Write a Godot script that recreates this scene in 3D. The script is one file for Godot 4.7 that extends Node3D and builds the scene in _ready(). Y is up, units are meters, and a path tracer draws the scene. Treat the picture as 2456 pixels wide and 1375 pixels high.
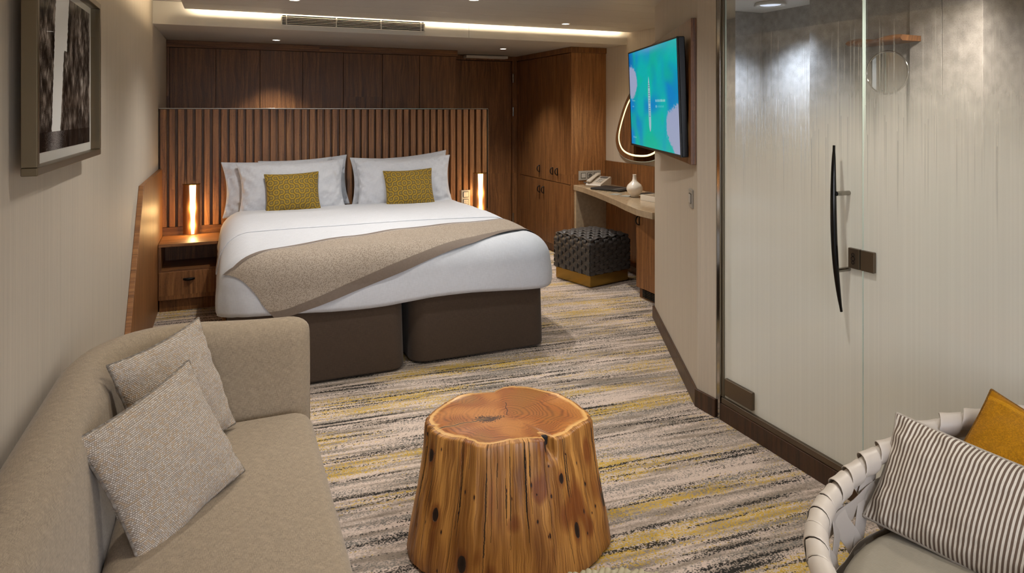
extends Node3D
# A ship cabin: x runs right along the bed wall, y up, depth d runs away from the camera (z = -d).

var M := {}
var taken := {}


class MB:
	var v := PackedVector3Array()
	var n := PackedVector3Array()
	var t := PackedVector2Array()
	var k := PackedInt32Array()

	func put(p: Vector3, nn: Vector3, uv := Vector2.ZERO) -> int:
		v.append(p)
		n.append(nn)
		t.append(uv)
		return v.size() - 1

	func tri(a: int, b: int, c: int) -> void:
		var g := (v[c] - v[a]).cross(v[b] - v[a])
		if g.dot(n[a] + n[b] + n[c]) < 0.0:
			k.append(a); k.append(c); k.append(b)
		else:
			k.append(a); k.append(b); k.append(c)

	func quad(a: int, b: int, c: int, d: int) -> void:
		tri(a, b, c)
		tri(a, c, d)

	# a box with softened edges; uv in metres
	func box(c: Vector3, s: Vector3, b := 0.002, q := Basis.IDENTITY, uo := Vector2.ZERO, turn := false) -> MB:
		var h := s * 0.5
		b = minf(b, 0.45 * minf(s.x, minf(s.y, s.z)))
		var id := PackedInt32Array()
		id.resize(24)
		for key in 8:
			var sg := Vector3(1.0 if key & 1 else -1.0, 1.0 if key & 2 else -1.0, 1.0 if key & 4 else -1.0)
			for a in 3:
				var p := Vector3.ZERO
				for e in 3:
					p[e] = sg[e] * (h[e] - (0.0 if e == a else b))
				var nn := Vector3.ZERO
				nn[a] = sg[a]
				var uv := Vector2(p.z, p.y) if a == 0 else Vector2(p.x, p.z) if a == 1 else Vector2(p.x, p.y)
				if turn:
					uv = Vector2(uv.y, uv.x)
				id[key * 3 + a] = put(c + q * p, q * nn, uv + uo)
		for a in 3:
			var b1 := (a + 1) % 3
			var c1 := (a + 2) % 3
			for s1 in 2:
				var o := s1 << a
				quad(id[o * 3 + a], id[(o | 1 << b1) * 3 + a], id[(o | 1 << b1 | 1 << c1) * 3 + a], id[(o | 1 << c1) * 3 + a])
			for s1 in 2:
				for s2 in 2:
					var o := s1 << a | s2 << b1
					var w := o | 1 << c1
					quad(id[o * 3 + a], id[w * 3 + a], id[w * 3 + b1], id[o * 3 + b1])
		for key in 8:
			tri(id[key * 3], id[key * 3 + 1], id[key * 3 + 2])
		return self

	# rows of points joined into one smooth skin
	func skin(rows: Array, wrap_c := false, wrap_r := false, us := 1.0, vs := 1.0) -> MB:
		var nr := rows.size()
		var nc: int = rows[0].size()
		var base := v.size()
		for i in nr:
			for j in nc:
				var i0 := (i - 1 + nr) % nr if wrap_r else maxi(i - 1, 0)
				var i1 := (i + 1) % nr if wrap_r else mini(i + 1, nr - 1)
				var j0 := (j - 1 + nc) % nc if wrap_c else maxi(j - 1, 0)
				var j1 := (j + 1) % nc if wrap_c else mini(j + 1, nc - 1)
				var g: Vector3 = (rows[i1][j] - rows[i0][j]).cross(rows[i][j1] - rows[i][j0])
				if g.length_squared() < 1e-16:
					var ii := 1 if i == 0 else nr - 2 if i == nr - 1 else i
					for jj in nc:
						g += (rows[mini(ii + 1, nr - 1)][jj] - rows[maxi(ii - 1, 0)][jj]).cross(rows[ii][(jj + 1) % nc] - rows[ii][jj])
				put(rows[i][j], g.normalized() if g.length_squared() > 1e-20 else Vector3.UP, Vector2(us * j / maxf(1.0, nc - (0 if wrap_c else 1)), vs * i / maxf(1.0, nr - 1.0)))
		if wrap_c:
			for i in nr:
				put(v[base + i * nc], n[base + i * nc], Vector2(us, t[base + i * nc].y))
		var lim_r := nr if wrap_r else nr - 1
		for i in lim_r:
			var i2 := (i + 1) % nr
			for j in (nc if wrap_c else nc - 1):
				var a := base + i * nc + j
				var d := base + i2 * nc + j
				var b := a + 1
				var c := d + 1
				if wrap_c and j == nc - 1:
					b = base + nr * nc + i
					c = base + nr * nc + i2
				quad(a, b, c, d)
		return self

	func grid(nu: int, nv: int, f: Callable, wrap_u := false, wrap_v := false, us := 1.0, vs := 1.0) -> MB:
		var rows := []
		for i in (nv if wrap_v else nv + 1):
			var row := PackedVector3Array()
			for j in (nu if wrap_u else nu + 1):
				row.append(f.call(float(j) / nu, float(i) / nv))
			rows.append(row)
		return skin(rows, wrap_u, wrap_v, us, vs)

	# a flat disc or polygon fan round its middle
	func fan(ring: PackedVector3Array, nn: Vector3, us := 1.0) -> MB:
		var c := Vector3.ZERO
		for p in ring:
			c += p / ring.size()
		var ax := nn.cross(Vector3(0.31, 0.83, 0.47)).normalized()
		var ay := nn.cross(ax)
		if absf(nn.y) > 0.9:
			ax = Vector3.RIGHT
			ay = Vector3.BACK
		var m := put(c, nn, Vector2(0.5, 0.5))
		var first := v.size()
		for p in ring:
			put(p, nn, Vector2(0.5, 0.5) + Vector2((p - c).dot(ax), (p - c).dot(ay)) * us)
		for i in ring.size():
			tri(m, first + i, first + (i + 1) % ring.size())
		return self

	func tube(path: PackedVector3Array, r, sides := 10, closed := false, caps := true, flat := 1.0, up := Vector3.ZERO) -> MB:
		var rows := []
		var np := path.size()
		var side := Vector3.ZERO
		for i in np:
			var d := (path[(i + 1) % np] - path[(i - 1 + np) % np]) if closed else (path[mini(i + 1, np - 1)] - path[maxi(i - 1, 0)])
			d = d.normalized()
			if up != Vector3.ZERO:
				side = d.cross(up).normalized()
			elif side == Vector3.ZERO:
				side = d.cross(Vector3(0.12, 0.9, 0.41)).normalized()
			else:
				side = (side - d * side.dot(d)).normalized()
			var o := side.cross(d)
			var rr: float = r[i] if r is Array or r is PackedFloat32Array else r
			var row := PackedVector3Array()
			for j in sides:
				var a := TAU * j / sides
				row.append(path[i] + side * cos(a) * rr + o * sin(a) * rr * flat)
			rows.append(row)
		skin(rows, true, closed, 1.0, 1.0)
		if caps and not closed:
			fan(rows[0], (path[0] - path[1]).normalized())
			fan(rows[np - 1], (path[np - 1] - path[np - 2]).normalized())
		return self

	# profile of (radius, height) turned round a vertical axis
	func lathe(c: Vector3, prof: Array, sides := 32, a0 := 0.0, a1 := TAU) -> MB:
		var rows := []
		var full := a1 - a0 > TAU - 0.001
		for p in prof:
			var row := PackedVector3Array()
			for j in (sides if full else sides + 1):
				var a := a0 + (a1 - a0) * j / sides
				row.append(c + Vector3(cos(a) * p.x, p.y, sin(a) * p.x))
			rows.append(row)
		return skin(rows, full, false, 1.0, 1.0)

	# upright prism over a plan polygon of (x, depth)
	func prism(poly: Array, y0: float, y1: float, b := 0.0, smooth := false) -> MB:
		var np := poly.size()
		var area := 0.0
		for i in np:
			area += poly[i].cross(poly[(i + 1) % np])
		var sg := 1.0 if area > 0.0 else -1.0
		var en := []
		for i in np:
			var e: Vector2 = poly[(i + 1) % np] - poly[i]
			en.append(Vector2(e.y, -e.x).normalized() * sg)
		var inset := PackedVector2Array()
		for i in np:
			var m: Vector2 = en[i] + en[(i - 1 + np) % np]
			m = m.normalized() / maxf(0.35, m.normalized().dot(en[i]))
			inset.append(poly[i] - m * b)
		var run := 0.0
		for i in np:
			var j := (i + 1) % np
			var l: float = (poly[j] - poly[i]).length()
			var ni: Vector2 = (en[i] + en[(i - 1 + np) % np]).normalized() if smooth else en[i]
			var nj: Vector2 = (en[i] + en[j]).normalized() if smooth else en[i]
			var n3 := Vector3(ni.x, 0, -ni.y)
			var m3 := Vector3(nj.x, 0, -nj.y)
			var q := [Vector3(poly[i].x, y0 + b, -poly[i].y), Vector3(poly[j].x, y0 + b, -poly[j].y), Vector3(poly[j].x, y1 - b, -poly[j].y), Vector3(poly[i].x, y1 - b, -poly[i].y)]
			quad(put(q[0], n3, Vector2(run, y0)), put(q[1], m3, Vector2(run + l, y0)), put(q[2], m3, Vector2(run + l, y1)), put(q[3], n3, Vector2(run, y1)))
			if b > 0.0:
				for s in [0, 1]:
					var y: float = y1 if s else y0
					var yb: float = y1 - b if s else y0 + b
					var up := Vector3(0, 1 if s else -1, 0)
					quad(put(Vector3(poly[i].x, yb, -poly[i].y), n3, Vector2(run, y)), put(Vector3(poly[j].x, yb, -poly[j].y), m3, Vector2(run + l, y)), put(Vector3(inset[j].x, y, -inset[j].y), up, Vector2(run + l, y + b)), put(Vector3(inset[i].x, y, -inset[i].y), up, Vector2(run, y + b)))
			run += l
		var ix := Geometry2D.triangulate_polygon(inset)
		for s in [0, 1]:
			var first := v.size()
			for p in inset:
				put(Vector3(p.x, y1 if s else y0, -p.y), Vector3(0, 1 if s else -1, 0), p)
			for i in range(0, ix.size(), 3):
				tri(first + ix[i], first + ix[i + 1], first + ix[i + 2])
		return self

	func made(shift: Vector3) -> ArrayMesh:
		var a := []
		a.resize(Mesh.ARRAY_MAX)
		var w := v.duplicate()
		if shift != Vector3.ZERO:
			for i in w.size():
				w[i] -= shift
		a[Mesh.ARRAY_VERTEX] = w
		a[Mesh.ARRAY_NORMAL] = n
		a[Mesh.ARRAY_TEX_UV] = t
		a[Mesh.ARRAY_INDEX] = k
		var m := ArrayMesh.new()
		m.add_surface_from_arrays(Mesh.PRIMITIVE_TRIANGLES, a)
		return m


func P(x: float, y: float, d: float) -> Vector3:
	return Vector3(x, y, -d)


func numbered(called: String) -> String:
	if not taken.has(called):
		taken[called] = 0
		return called
	taken[called] += 1
	return "%s_%03d" % [called, taken[called]]


func tag(o: Node3D, label: String, category: String, group := "") -> Node3D:
	o.set_meta("label", label)
	o.set_meta("category", category)
	if group:
		o.set_meta("group", group)
	return o


# one named mesh: at top level it stands on its own base, under a parent it keeps its place in the room
func obj(called: String, m: MB, mat: Material, parent: Node3D = self, local := false) -> MeshInstance3D:
	var o := MeshInstance3D.new()
	var shift := Vector3.ZERO
	if parent == self:
		var lo := m.v[0]
		var hi := m.v[0]
		for p in m.v:
			lo = lo.min(p)
			hi = hi.max(p)
		shift = Vector3((lo.x + hi.x) / 2, lo.y, (lo.z + hi.z) / 2)
		o.position = shift
		o.name = numbered(called)
	else:
		o.name = called
		if not local:
			shift = parent.global_position
	o.mesh = m.made(shift)
	o.material_override = mat
	parent.add_child(o, true)
	return o


func thing(called: String, label: String, category: String, at: Vector3, group := "", turn := Basis.IDENTITY) -> Node3D:
	var o := Node3D.new()
	o.name = numbered(called)
	add_child(o)
	o.transform = Transform3D(turn, at)
	tag(o, label, category, group)
	return o


func setting(called: String, at := Vector3.ZERO) -> Node3D:
	var o := Node3D.new()
	o.name = called
	add_child(o)
	o.position = at
	o.set_meta("kind", "structure")
	return o


func struct(called: String, m: MB, mat: Material) -> MeshInstance3D:
	var o := obj(called, m, mat)
	o.set_meta("kind", "structure")
	return o


func bx(x0: float, x1: float, y0: float, y1: float, d0: float, d1: float, b := 0.002, turn := false) -> MB:
	var c := P((x0 + x1) / 2, (y0 + y1) / 2, (d0 + d1) / 2)
	return MB.new().box(c, Vector3(x1 - x0, y1 - y0, d1 - d0), b, Basis.IDENTITY, Vector2(fposmod(c.x * 7.13 + c.y * 3.7, 1.0), fposmod(c.z * 5.31 + c.y * 1.9 + c.x * 2.3, 1.0)), turn)


func omni(at: Vector3, col: Color, e: float, size := 0.02) -> OmniLight3D:
	var l := OmniLight3D.new()
	l.name = numbered("glow")
	add_child(l)
	l.position = at
	l.light_color = col
	l.light_energy = e
	l.light_size = size
	l.omni_range = 12.0
	l.omni_attenuation = 2.0
	l.shadow_enabled = true
	return l


func spot(at: Vector3, towards: Vector3, col: Color, e: float, angle: float, blend := 0.6, size := 0.03) -> SpotLight3D:
	var l := SpotLight3D.new()
	l.name = numbered("beam")
	add_child(l)
	l.position = at
	l.look_at(at + towards, Vector3.FORWARD if absf(towards.normalized().y) > 0.95 else Vector3.UP)
	l.light_color = col
	l.light_energy = e
	l.light_size = size
	l.spot_range = 12.0
	l.spot_attenuation = 2.0
	l.spot_angle = angle
	l.spot_angle_attenuation = blend
	l.shadow_enabled = true
	return l


func area(at: Vector3, towards: Vector3, w: float, h: float, col: Color, e: float, up := Vector3.UP) -> AreaLight3D:
	var l := AreaLight3D.new()
	l.name = numbered("strip_glow")
	add_child(l)
	l.position = at
	l.look_at(at + towards, up)
	l.area_size = Vector2(w, h)
	l.light_color = col
	l.light_energy = e
	l.area_range = 12.0
	l.shadow_enabled = true
	return l


# ---------------------------------------------------------------- textures
func noise_bytes(sd: int, w: int, h: int, fx: int, fy: int, freq := 0.25, octaves := 2) -> PackedByteArray:
	var f := FastNoiseLite.new()
	f.seed = sd
	f.noise_type = FastNoiseLite.TYPE_SIMPLEX_SMOOTH
	f.frequency = freq
	f.fractal_octaves = octaves
	var im := f.get_seamless_image(fx, fy, false, false, 0.3)
	if fx != w or fy != h:
		im.resize(w, h, Image.INTERPOLATE_CUBIC)
	im.convert(Image.FORMAT_L8)
	return im.get_data()


func texture(w: int, h: int, d: PackedByteArray) -> ImageTexture:
	return ImageTexture.create_from_image(Image.create_from_data(w, h, false, Image.FORMAT_RGB8, d))


func grey(w: int, h: int, d: PackedByteArray) -> ImageTexture:
	return ImageTexture.create_from_image(Image.create_from_data(w, h, false, Image.FORMAT_L8, d))


func b8(x: float) -> int:
	return clampi(int(x), 0, 255)


func ramp(cols: Array, x: float) -> Color:
	x = clampf(x, 0.0, 0.9999) * (cols.size() - 1)
	var i := int(x)
	return cols[i].lerp(cols[i + 1], x - i)


func wood_tex(sd: int, dark: Color, mid: Color, light: Color) -> ImageTexture:
	var w := 512
	var h := 1024
	var fine := noise_bytes(sd, w, h, 512, 24, 0.35, 2)
	var band := noise_bytes(sd + 1, w, h, 64, 8, 0.3, 3)
	var warp := noise_bytes(sd + 2, w, h, 16, 12, 0.25, 2)
	var pore := noise_bytes(sd + 3, w, h, 512, 90, 0.45, 1)
	var d := PackedByteArray()
	d.resize(w * h * 3)
	var table := []
	for i in 256:
		table.append(ramp([dark, dark.lerp(mid, 0.6), mid, mid.lerp(light, 0.6), light], i / 255.0))
	for y in h:
		for x in w:
			var i := y * w + x
			var xx := (x + int((warp[i] - 128) * 0.10) + 2 * w) % w
			var j := y * w + xx
			var q: float = fine[j] * 0.34 + band[j] * 0.36 + band[(y * w + (xx * 3) % w)] * 0.24 + 6.0
			if pore[i] > 188:
				q -= (pore[i] - 188) * 1.5
			var c: Color = table[b8((q - 128.0) * 1.35 + 128.0)]
			d[i * 3] = b8(c.r * 255.0)
			d[i * 3 + 1] = b8(c.g * 255.0)
			d[i * 3 + 2] = b8(c.b * 255.0)
	return texture(w, h, d)


func carpet_tex() -> ImageTexture:
	var w := 1280
	var h := 2048
	var broad := noise_bytes(11, w, h, 14, 60, 0.22, 2)
	var tone := noise_bytes(12, w, h, 40, 420, 0.3, 2)
	var gold := noise_bytes(13, w, h, 14, 86, 0.24, 2)
	var gold2 := noise_bytes(18, w, h, 80, 700, 0.3, 1)
	var ink := noise_bytes(14, w, h, 24, 420, 0.33, 2)
	var inkmask := noise_bytes(15, w, h, 18, 120, 0.26, 2)
	var shade := noise_bytes(16, w, h, 22, 210, 0.28, 2)
	var d := PackedByteArray()
	d.resize(w * h * 3)
	var r := RandomNumberGenerator.new()
	r.seed = 5
	var pale := Color(0.79, 0.715, 0.66)
	var taupe := Color(0.540, 0.490, 0.440)
	var slate := Color(0.400, 0.388, 0.368)
	var yellow := Color(0.735, 0.595, 0.235)
	var coal := Color(0.165, 0.158, 0.150)
	var prev := PackedFloat32Array()
	prev.resize(w)
	for y in h:
		for x in w:
			var i := y * w + x
			var g: float = r.randf() - 0.5
			# tufts are about two rows deep
			if y & 1:
				g = prev[x]
			else:
				prev[x] = g
			var q: float = (tone[i] * 0.6 + broad[i] * 0.4 - 128.0) / 80.0 + g * 0.35
			var c: Color = pale.lerp(taupe, clampf(0.24 - q * 1.05, 0.0, 1.0))
			if shade[i] * 0.75 + tone[i] * 0.25 + g * 170.0 > 180.0:
				c = c.lerp(slate, 0.8)
			if gold[i] * 0.72 + gold2[i] * 0.28 + g * 115.0 > 178.0:
				c = c.lerp(yellow, 0.85)
			if ink[i] + (inkmask[i] - 128.0) * 0.42 + g * 105.0 > 189.0:
				c = c.lerp(coal, 0.9)
			elif g > 0.475 and inkmask[i] > 112:
				c = c.lerp(slate, 0.7)
			var f: float = 255.0 * (1.0 + g * 0.12)
			d[i * 3] = b8(c.r * f)
			d[i * 3 + 1] = b8(c.g * f)
			d[i * 3 + 2] = b8(c.b * f)
	return texture(w, h, d)


# vertical threads of a wall covering
func wallcover_tex(base: Color, amount: float) -> ImageTexture:
	var w := 512
	var h := 512
	var a := noise_bytes(21, w, h, 512, 6, 0.42, 1)
	var b := noise_bytes(22, w, h, 90, 4, 0.3, 2)
	var c := noise_bytes(23, w, h, 512, 60, 0.4, 1)
	var d := PackedByteArray()
	d.resize(w * h * 3)
	for i in w * h:
		var f: float = 1.0 + amount * ((a[i] - 128.0) * 0.5 + (b[i] - 128.0) * 0.35 + (c[i] - 128.0) * 0.25) / 128.0
		d[i * 3] = b8(base.r * 255.0 * f)
		d[i * 3 + 1] = b8(base.g * 255.0 * f)
		d[i * 3 + 2] = b8(base.b * 255.0 * f)
	return texture(w, h, d)


# woven threads, fine across both ways
func linen_tex(sd: int, base: Color, amount: float, w := 512) -> ImageTexture:
	var a := noise_bytes(sd, w, w, w, w / 16, 0.4, 1)
	var b := noise_bytes(sd + 1, w, w, w / 16, w, 0.4, 1)
	var c := noise_bytes(sd + 2, w, w, 24, 24, 0.3, 2)
	var d := PackedByteArray()
	d.resize(w * w * 3)
	for i in w * w:
		var f: float = 1.0 + amount * ((a[i] - 128.0) * 0.6 + (b[i] - 128.0) * 0.6 + (c[i] - 128.0) * 0.15) / 128.0
		d[i * 3] = b8(base.r * 255.0 * f)
		d[i * 3 + 1] = b8(base.g * 255.0 * f)
		d[i * 3 + 2] = b8(base.b * 255.0 * f)
	return texture(w, w, d)


# thick nubby weave in rows: [colour, relief]
func nubby_tex(sd: int, pale: Color, dark: Color, warm: Color, cells := 64, rows := 12) -> Array:
	var w := 512
	var d := PackedByteArray()
	d.resize(w * w * 3)
	var e := PackedByteArray()
	e.resize(w * w)
	var r := RandomNumberGenerator.new()
	r.seed = sd
	var tone := PackedFloat32Array()
	for i in cells * cells * 2:
		tone.append(r.randf())
	var step := float(w) / cells
	for y in w:
		var cy := int(y / step)
		for x in w:
			var xs := x + (step * 0.5 if cy & 1 else 0.0)
			var cx := int(xs / step) % cells
			var u := fposmod(xs / step, 1.0) - 0.5
			var v := fposmod(y / step, 1.0) - 0.5
			var z := clampf(1.0 - (u * u * 3.2 + v * v * 3.6), 0.0, 1.0)
			var k: float = tone[cy * cells + cx]
			var c := dark.lerp(pale, z * (0.55 + 0.45 * k))
			if tone[cells * cells + cy * cells + cx] > 0.72:
				c = c.lerp(warm, 0.55)
			var row := fposmod(y / (float(w) / rows), 1.0)
			if row < 0.09:
				c = c.lerp(dark, 0.45)
				z *= 0.3
			elif row < 0.15:
				c = c.lerp(pale, 0.5)
			var i := y * w + x
			e[i] = b8(z * 255.0)
			d[i * 3] = b8(c.r * 255.0)
			d[i * 3 + 1] = b8(c.g * 255.0)
			d[i * 3 + 2] = b8(c.b * 255.0)
	return [texture(w, w, d), grey(w, w, e)]


func stone_tex(sd: int, base: Color, amount: float, specks: float, speck: Color) -> ImageTexture:
	var w := 512
	var a := noise_bytes(sd, w, w, 48, 48, 0.2, 4)
	var b := noise_bytes(sd + 1, w, w, 256, 256, 0.3, 3)
	var d := PackedByteArray()
	d.resize(w * w * 3)
	for i in w * w:
		var f: float = 1.0 + amount * ((a[i] - 128.0) * 0.8 + (b[i] - 128.0) * 0.5) / 128.0
		var c := base * f
		if b[i] > specks:
			c = c.lerp(speck, 0.6)
		d[i * 3] = b8(c.r * 255.0)
		d[i * 3 + 1] = b8(c.g * 255.0)
		d[i * 3 + 2] = b8(c.b * 255.0)
	return texture(w, w, d)


# bands that join arcs from tile to tile, in olive gold on grey
func loops_tex() -> ImageTexture:
	var w := 512
	var hgt := 384
	var cell := 48.0
	var d := PackedByteArray()
	d.resize(w * hgt * 3)
	var r := RandomNumberGenerator.new()
	r.seed = 77
	var flip := PackedInt32Array()
	for i in 400:
		flip.append(r.randi() & 1)
	var bandc := Color(0.60, 0.49, 0.19)
	var mid := Color(0.40, 0.31, 0.10)
	var ground := Color(0.44, 0.385, 0.25)
	for y in hgt:
		for x in w:
			var cx := int(x / cell)
			var cy := int(y / cell)
			var u := x / cell - cx
			var v := y / cell - cy
			if flip[cy * 12 + cx]:
				u = 1.0 - u
			var q := minf(absf(Vector2(u, v).length() - 0.5), absf(Vector2(1.0 - u, 1.0 - v).length() - 0.5))
			var c := ground
			if q < 0.13:
				c = bandc
			elif q < 0.21:
				c = mid
			elif Vector2(u - 0.5, v - 0.5).length() > 0.58:
				c = bandc.lerp(ground, 0.15)
			c = c * (0.93 + 0.14 * r.randf())
			var i := y * w + x
			d[i * 3] = b8(c.r * 255.0)
			d[i * 3 + 1] = b8(c.g * 255.0)
			d[i * 3 + 2] = b8(c.b * 255.0)
	return texture(w, hgt, d)


func runner_tex() -> ImageTexture:
	var w := 512
	var d := PackedByteArray()
	d.resize(w * w * 3)
	var r := RandomNumberGenerator.new()
	r.seed = 31
	var tone := PackedFloat32Array()
	for i in 64 * 64:
		tone.append(r.randf())
	for y in w:
		for x in w:
			var cy := y / 8
			var xx := x + (cy & 1) * 8
			var cx := (xx / 16) % 32
			var k: float = tone[cy * 64 + cx]
			var inside: bool = xx % 16 > 2 and y % 8 > 1
			var c := Color(0.52, 0.465, 0.41)
			if inside and k > 0.32:
				c = Color(0.72, 0.665, 0.60).lerp(Color(0.60, 0.545, 0.485), r.randf() * 0.6 + (0.4 if k < 0.6 else 0.0))
			var i := y * w + x
			d[i * 3] = b8(c.r * 255.0)
			d[i * 3 + 1] = b8(c.g * 255.0)
			d[i * 3 + 2] = b8(c.b * 255.0)
	return texture(w, w, d)


func stripe_tex() -> ImageTexture:
	var w := 1024
	var h := 64
	var d := PackedByteArray()
	d.resize(w * h * 3)
	var r := RandomNumberGenerator.new()
	r.seed = 8
	for y in h:
		for x in w:
			var ph := fposmod(x / 18.0, 1.0)
			var c := Color(0.40, 0.335, 0.285) if ph < 0.46 else Color(0.80, 0.765, 0.71)
			c = c * (0.95 + 0.1 * r.randf())
			var i := y * w + x
			d[i * 3] = b8(c.r * 255.0)
			d[i * 3 + 1] = b8(c.g * 255.0)
			d[i * 3 + 2] = b8(c.b * 255.0)
	return texture(w, h, d)


# rings of the sawn top, with the dark heart, the checks and the pale sapwood
func rings_tex() -> ImageTexture:
	var w := 768
	var a := noise_bytes(41, w, w, 24, 24, 0.16, 2)
	var b := noise_bytes(42, w, w, 192, 192, 0.3, 2)
	var s := noise_bytes(43, w, w, 12, 12, 0.2, 1)
	var d := PackedByteArray()
	d.resize(w * w * 3)
	var pale := Color(0.86, 0.68, 0.42)
	for y in w:
		for x in w:
			var i := y * w + x
			var p := Vector2(x - w * 0.5, y - w * 0.5) / (w * 0.5)
			var q := p - Vector2(0.06, 0.0)
			var l := q.length() * (1.0 + (a[i] - 128.0) * 0.0007)
			var ring := 0.5 + 0.5 * sin(l * 118.0 + 3.0 * sin(l * 17.0) + (a[i] - 128.0) * 0.012)
			ring = pow(ring, 2.0)
			var c := Color(0.62, 0.36, 0.14).lerp(Color(0.42, 0.22, 0.075), ring * 0.75)
			c = c.lerp(Color(0.72, 0.48, 0.235), clampf((s[i] - 128.0) / 110.0, 0.0, 0.7))
			c = c.lerp(Color(0.55, 0.38, 0.14), clampf((118.0 - s[i]) / 130.0, 0.0, 0.5))
			c = c * (0.94 + b[i] * 0.0005)
			var dk := q - Vector2(-0.34, 0.06)
			var heart := Vector2(dk.x * 1.0, dk.y * 1.6).length() + (b[i] - 128.0) * 0.0012 + (a[i] - 128.0) * 0.0010
			if heart < 0.13:
				c = c.lerp(Color(0.20, 0.10, 0.04), clampf((0.15 - heart) * 14.0, 0.0, 0.85))
			# checks
			var cr := absf(p.y - 0.06 - 0.012 * sin(p.x * 22.0))
			if p.x < -0.30 and cr < 0.010:
				c = Color(0.13, 0.06, 0.03)
			elif p.x < -0.30 and cr < 0.02:
				c = c.lerp(pale, 0.6)
			var k2 := q - Vector2(0.0, -0.13)
			if absf(k2.x - (-k2.y * 0.34) - 0.01 * sin(k2.y * 30.0)) < 0.006 and absf(k2.y) < 0.22:
				c = Color(0.20, 0.09, 0.04)
			if p.x > 0.25 and absf(p.y + 0.05 + (p.x - 0.25) * 0.18) < 0.004:
				c = c.lerp(Color(0.30, 0.16, 0.07), 0.7)
			if p.x > 0.1 and p.y > 0.1 and absf((p.y - 0.1) - (p.x - 0.1) * 0.95) < 0.004:
				c = c.lerp(Color(0.85, 0.48, 0.12), 0.6)
			if p.length() > 0.925 + (a[i] - 128.0) * 0.0004:
				c = c.lerp(pale, clampf((p.length() - 0.925) * 20.0, 0.0, 0.85))
			d[i * 3] = b8(c.r * 255.0)
			d[i * 3 + 1] = b8(c.g * 255.0)
			d[i * 3 + 2] = b8(c.b * 255.0)
	return texture(w, w, d)


# the peeled trunk: long grain, cracks, knots and worm holes; [colour, relief]
func trunk_tex() -> Array:
	var w := 2048
	var h := 512
	var fine := noise_bytes(51, w, h, 1024, 8, 0.35, 2)
	var band := noise_bytes(52, w, h, 130, 5, 0.3, 3)
	var warp := noise_bytes(53, w, h, 40, 16, 0.2, 2)
	var red := noise_bytes(54, w, h, 60, 6, 0.3, 2)
	var d := PackedByteArray()
	d.resize(w * h * 3)
	var e := PackedByteArray()
	e.resize(w * h)
	for y in h:
		for x in w:
			var i := y * w + x
			var j := y * w + (x + (warp[i] - 128) / 14 + 2 * w) % w
			var q: float = (fine[j] * 0.5 + band[j] * 0.5) / 255.0
			var c := Color(0.47, 0.285, 0.11).lerp(Color(0.82, 0.59, 0.30), clampf((q - 0.26) * 2.1, 0.0, 1.0))
			if red[i] > 165:
				c = c.lerp(Color(0.42, 0.19, 0.06), clampf((red[i] - 165.0) / 60.0, 0.0, 0.6))
			e[i] = b8(120.0 + (fine[j] - 128.0) * 0.25)
			d[i * 3] = b8(c.r * 255.0)
			d[i * 3 + 1] = b8(c.g * 255.0)
			d[i * 3 + 2] = b8(c.b * 255.0)
	var r := RandomNumberGenerator.new()
	r.seed = 64
	# cracks running down
	for cnum in 60:
		var x := r.randf() * w
		var y0 := 0.0 if r.randf() < 0.6 else r.randf() * h * 0.5
		var l := h * r.randf_range(0.2, 1.0)
		var wd := r.randf_range(0.4, 1.6) if cnum % 4 else r.randf_range(1.5, 3.0)
		var y := y0
		while y < minf(h, y0 + l):
			x += r.randf_range(-0.42, 0.42)
			var f := sin(PI * clampf((y - y0) / l, 0.02, 0.98))
			for o in range(-int(wd * f), int(wd * f) + 1):
				var i := int(y) * w + int(x + o + w) % w
				for ch in 3:
					d[i * 3 + ch] = b8(d[i * 3 + ch] * 0.16)
				e[i] = 10
			y += 1.0
	# knots and worm holes, in a few clusters
	for cnum in 95:
		var kx := r.randf() * w
		var ky := r.randf_range(0.1, 0.97) * h
		var ry := r.randf_range(3.0, 8.0) if cnum > 18 else r.randf_range(14.0, 30.0)
		var rx := ry * r.randf_range(0.35, 0.7)
		for yy in range(int(-ry * 2.2), int(ry * 2.2)):
			for xx in range(int(-rx * 2.4), int(rx * 2.4)):
				var y := int(ky) + yy
				if y < 0 or y >= h:
					continue
				var i := y * w + int(kx + xx + w) % w
				var q := Vector2(xx / rx, yy / ry).length()
				if q < 1.0:
					for ch in 3:
						d[i * 3 + ch] = b8([26.0, 11.0, 5.0][ch] + 22.0 * q)
					e[i] = 0
				elif q < 2.1:
					var s := (2.1 - q) / 1.1 * 0.55
					for ch in 3:
						d[i * 3 + ch] = b8(lerpf(d[i * 3 + ch], [98.0, 44.0, 13.0][ch], s))
	return [texture(w, h, d), grey(w, h, e)]


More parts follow.
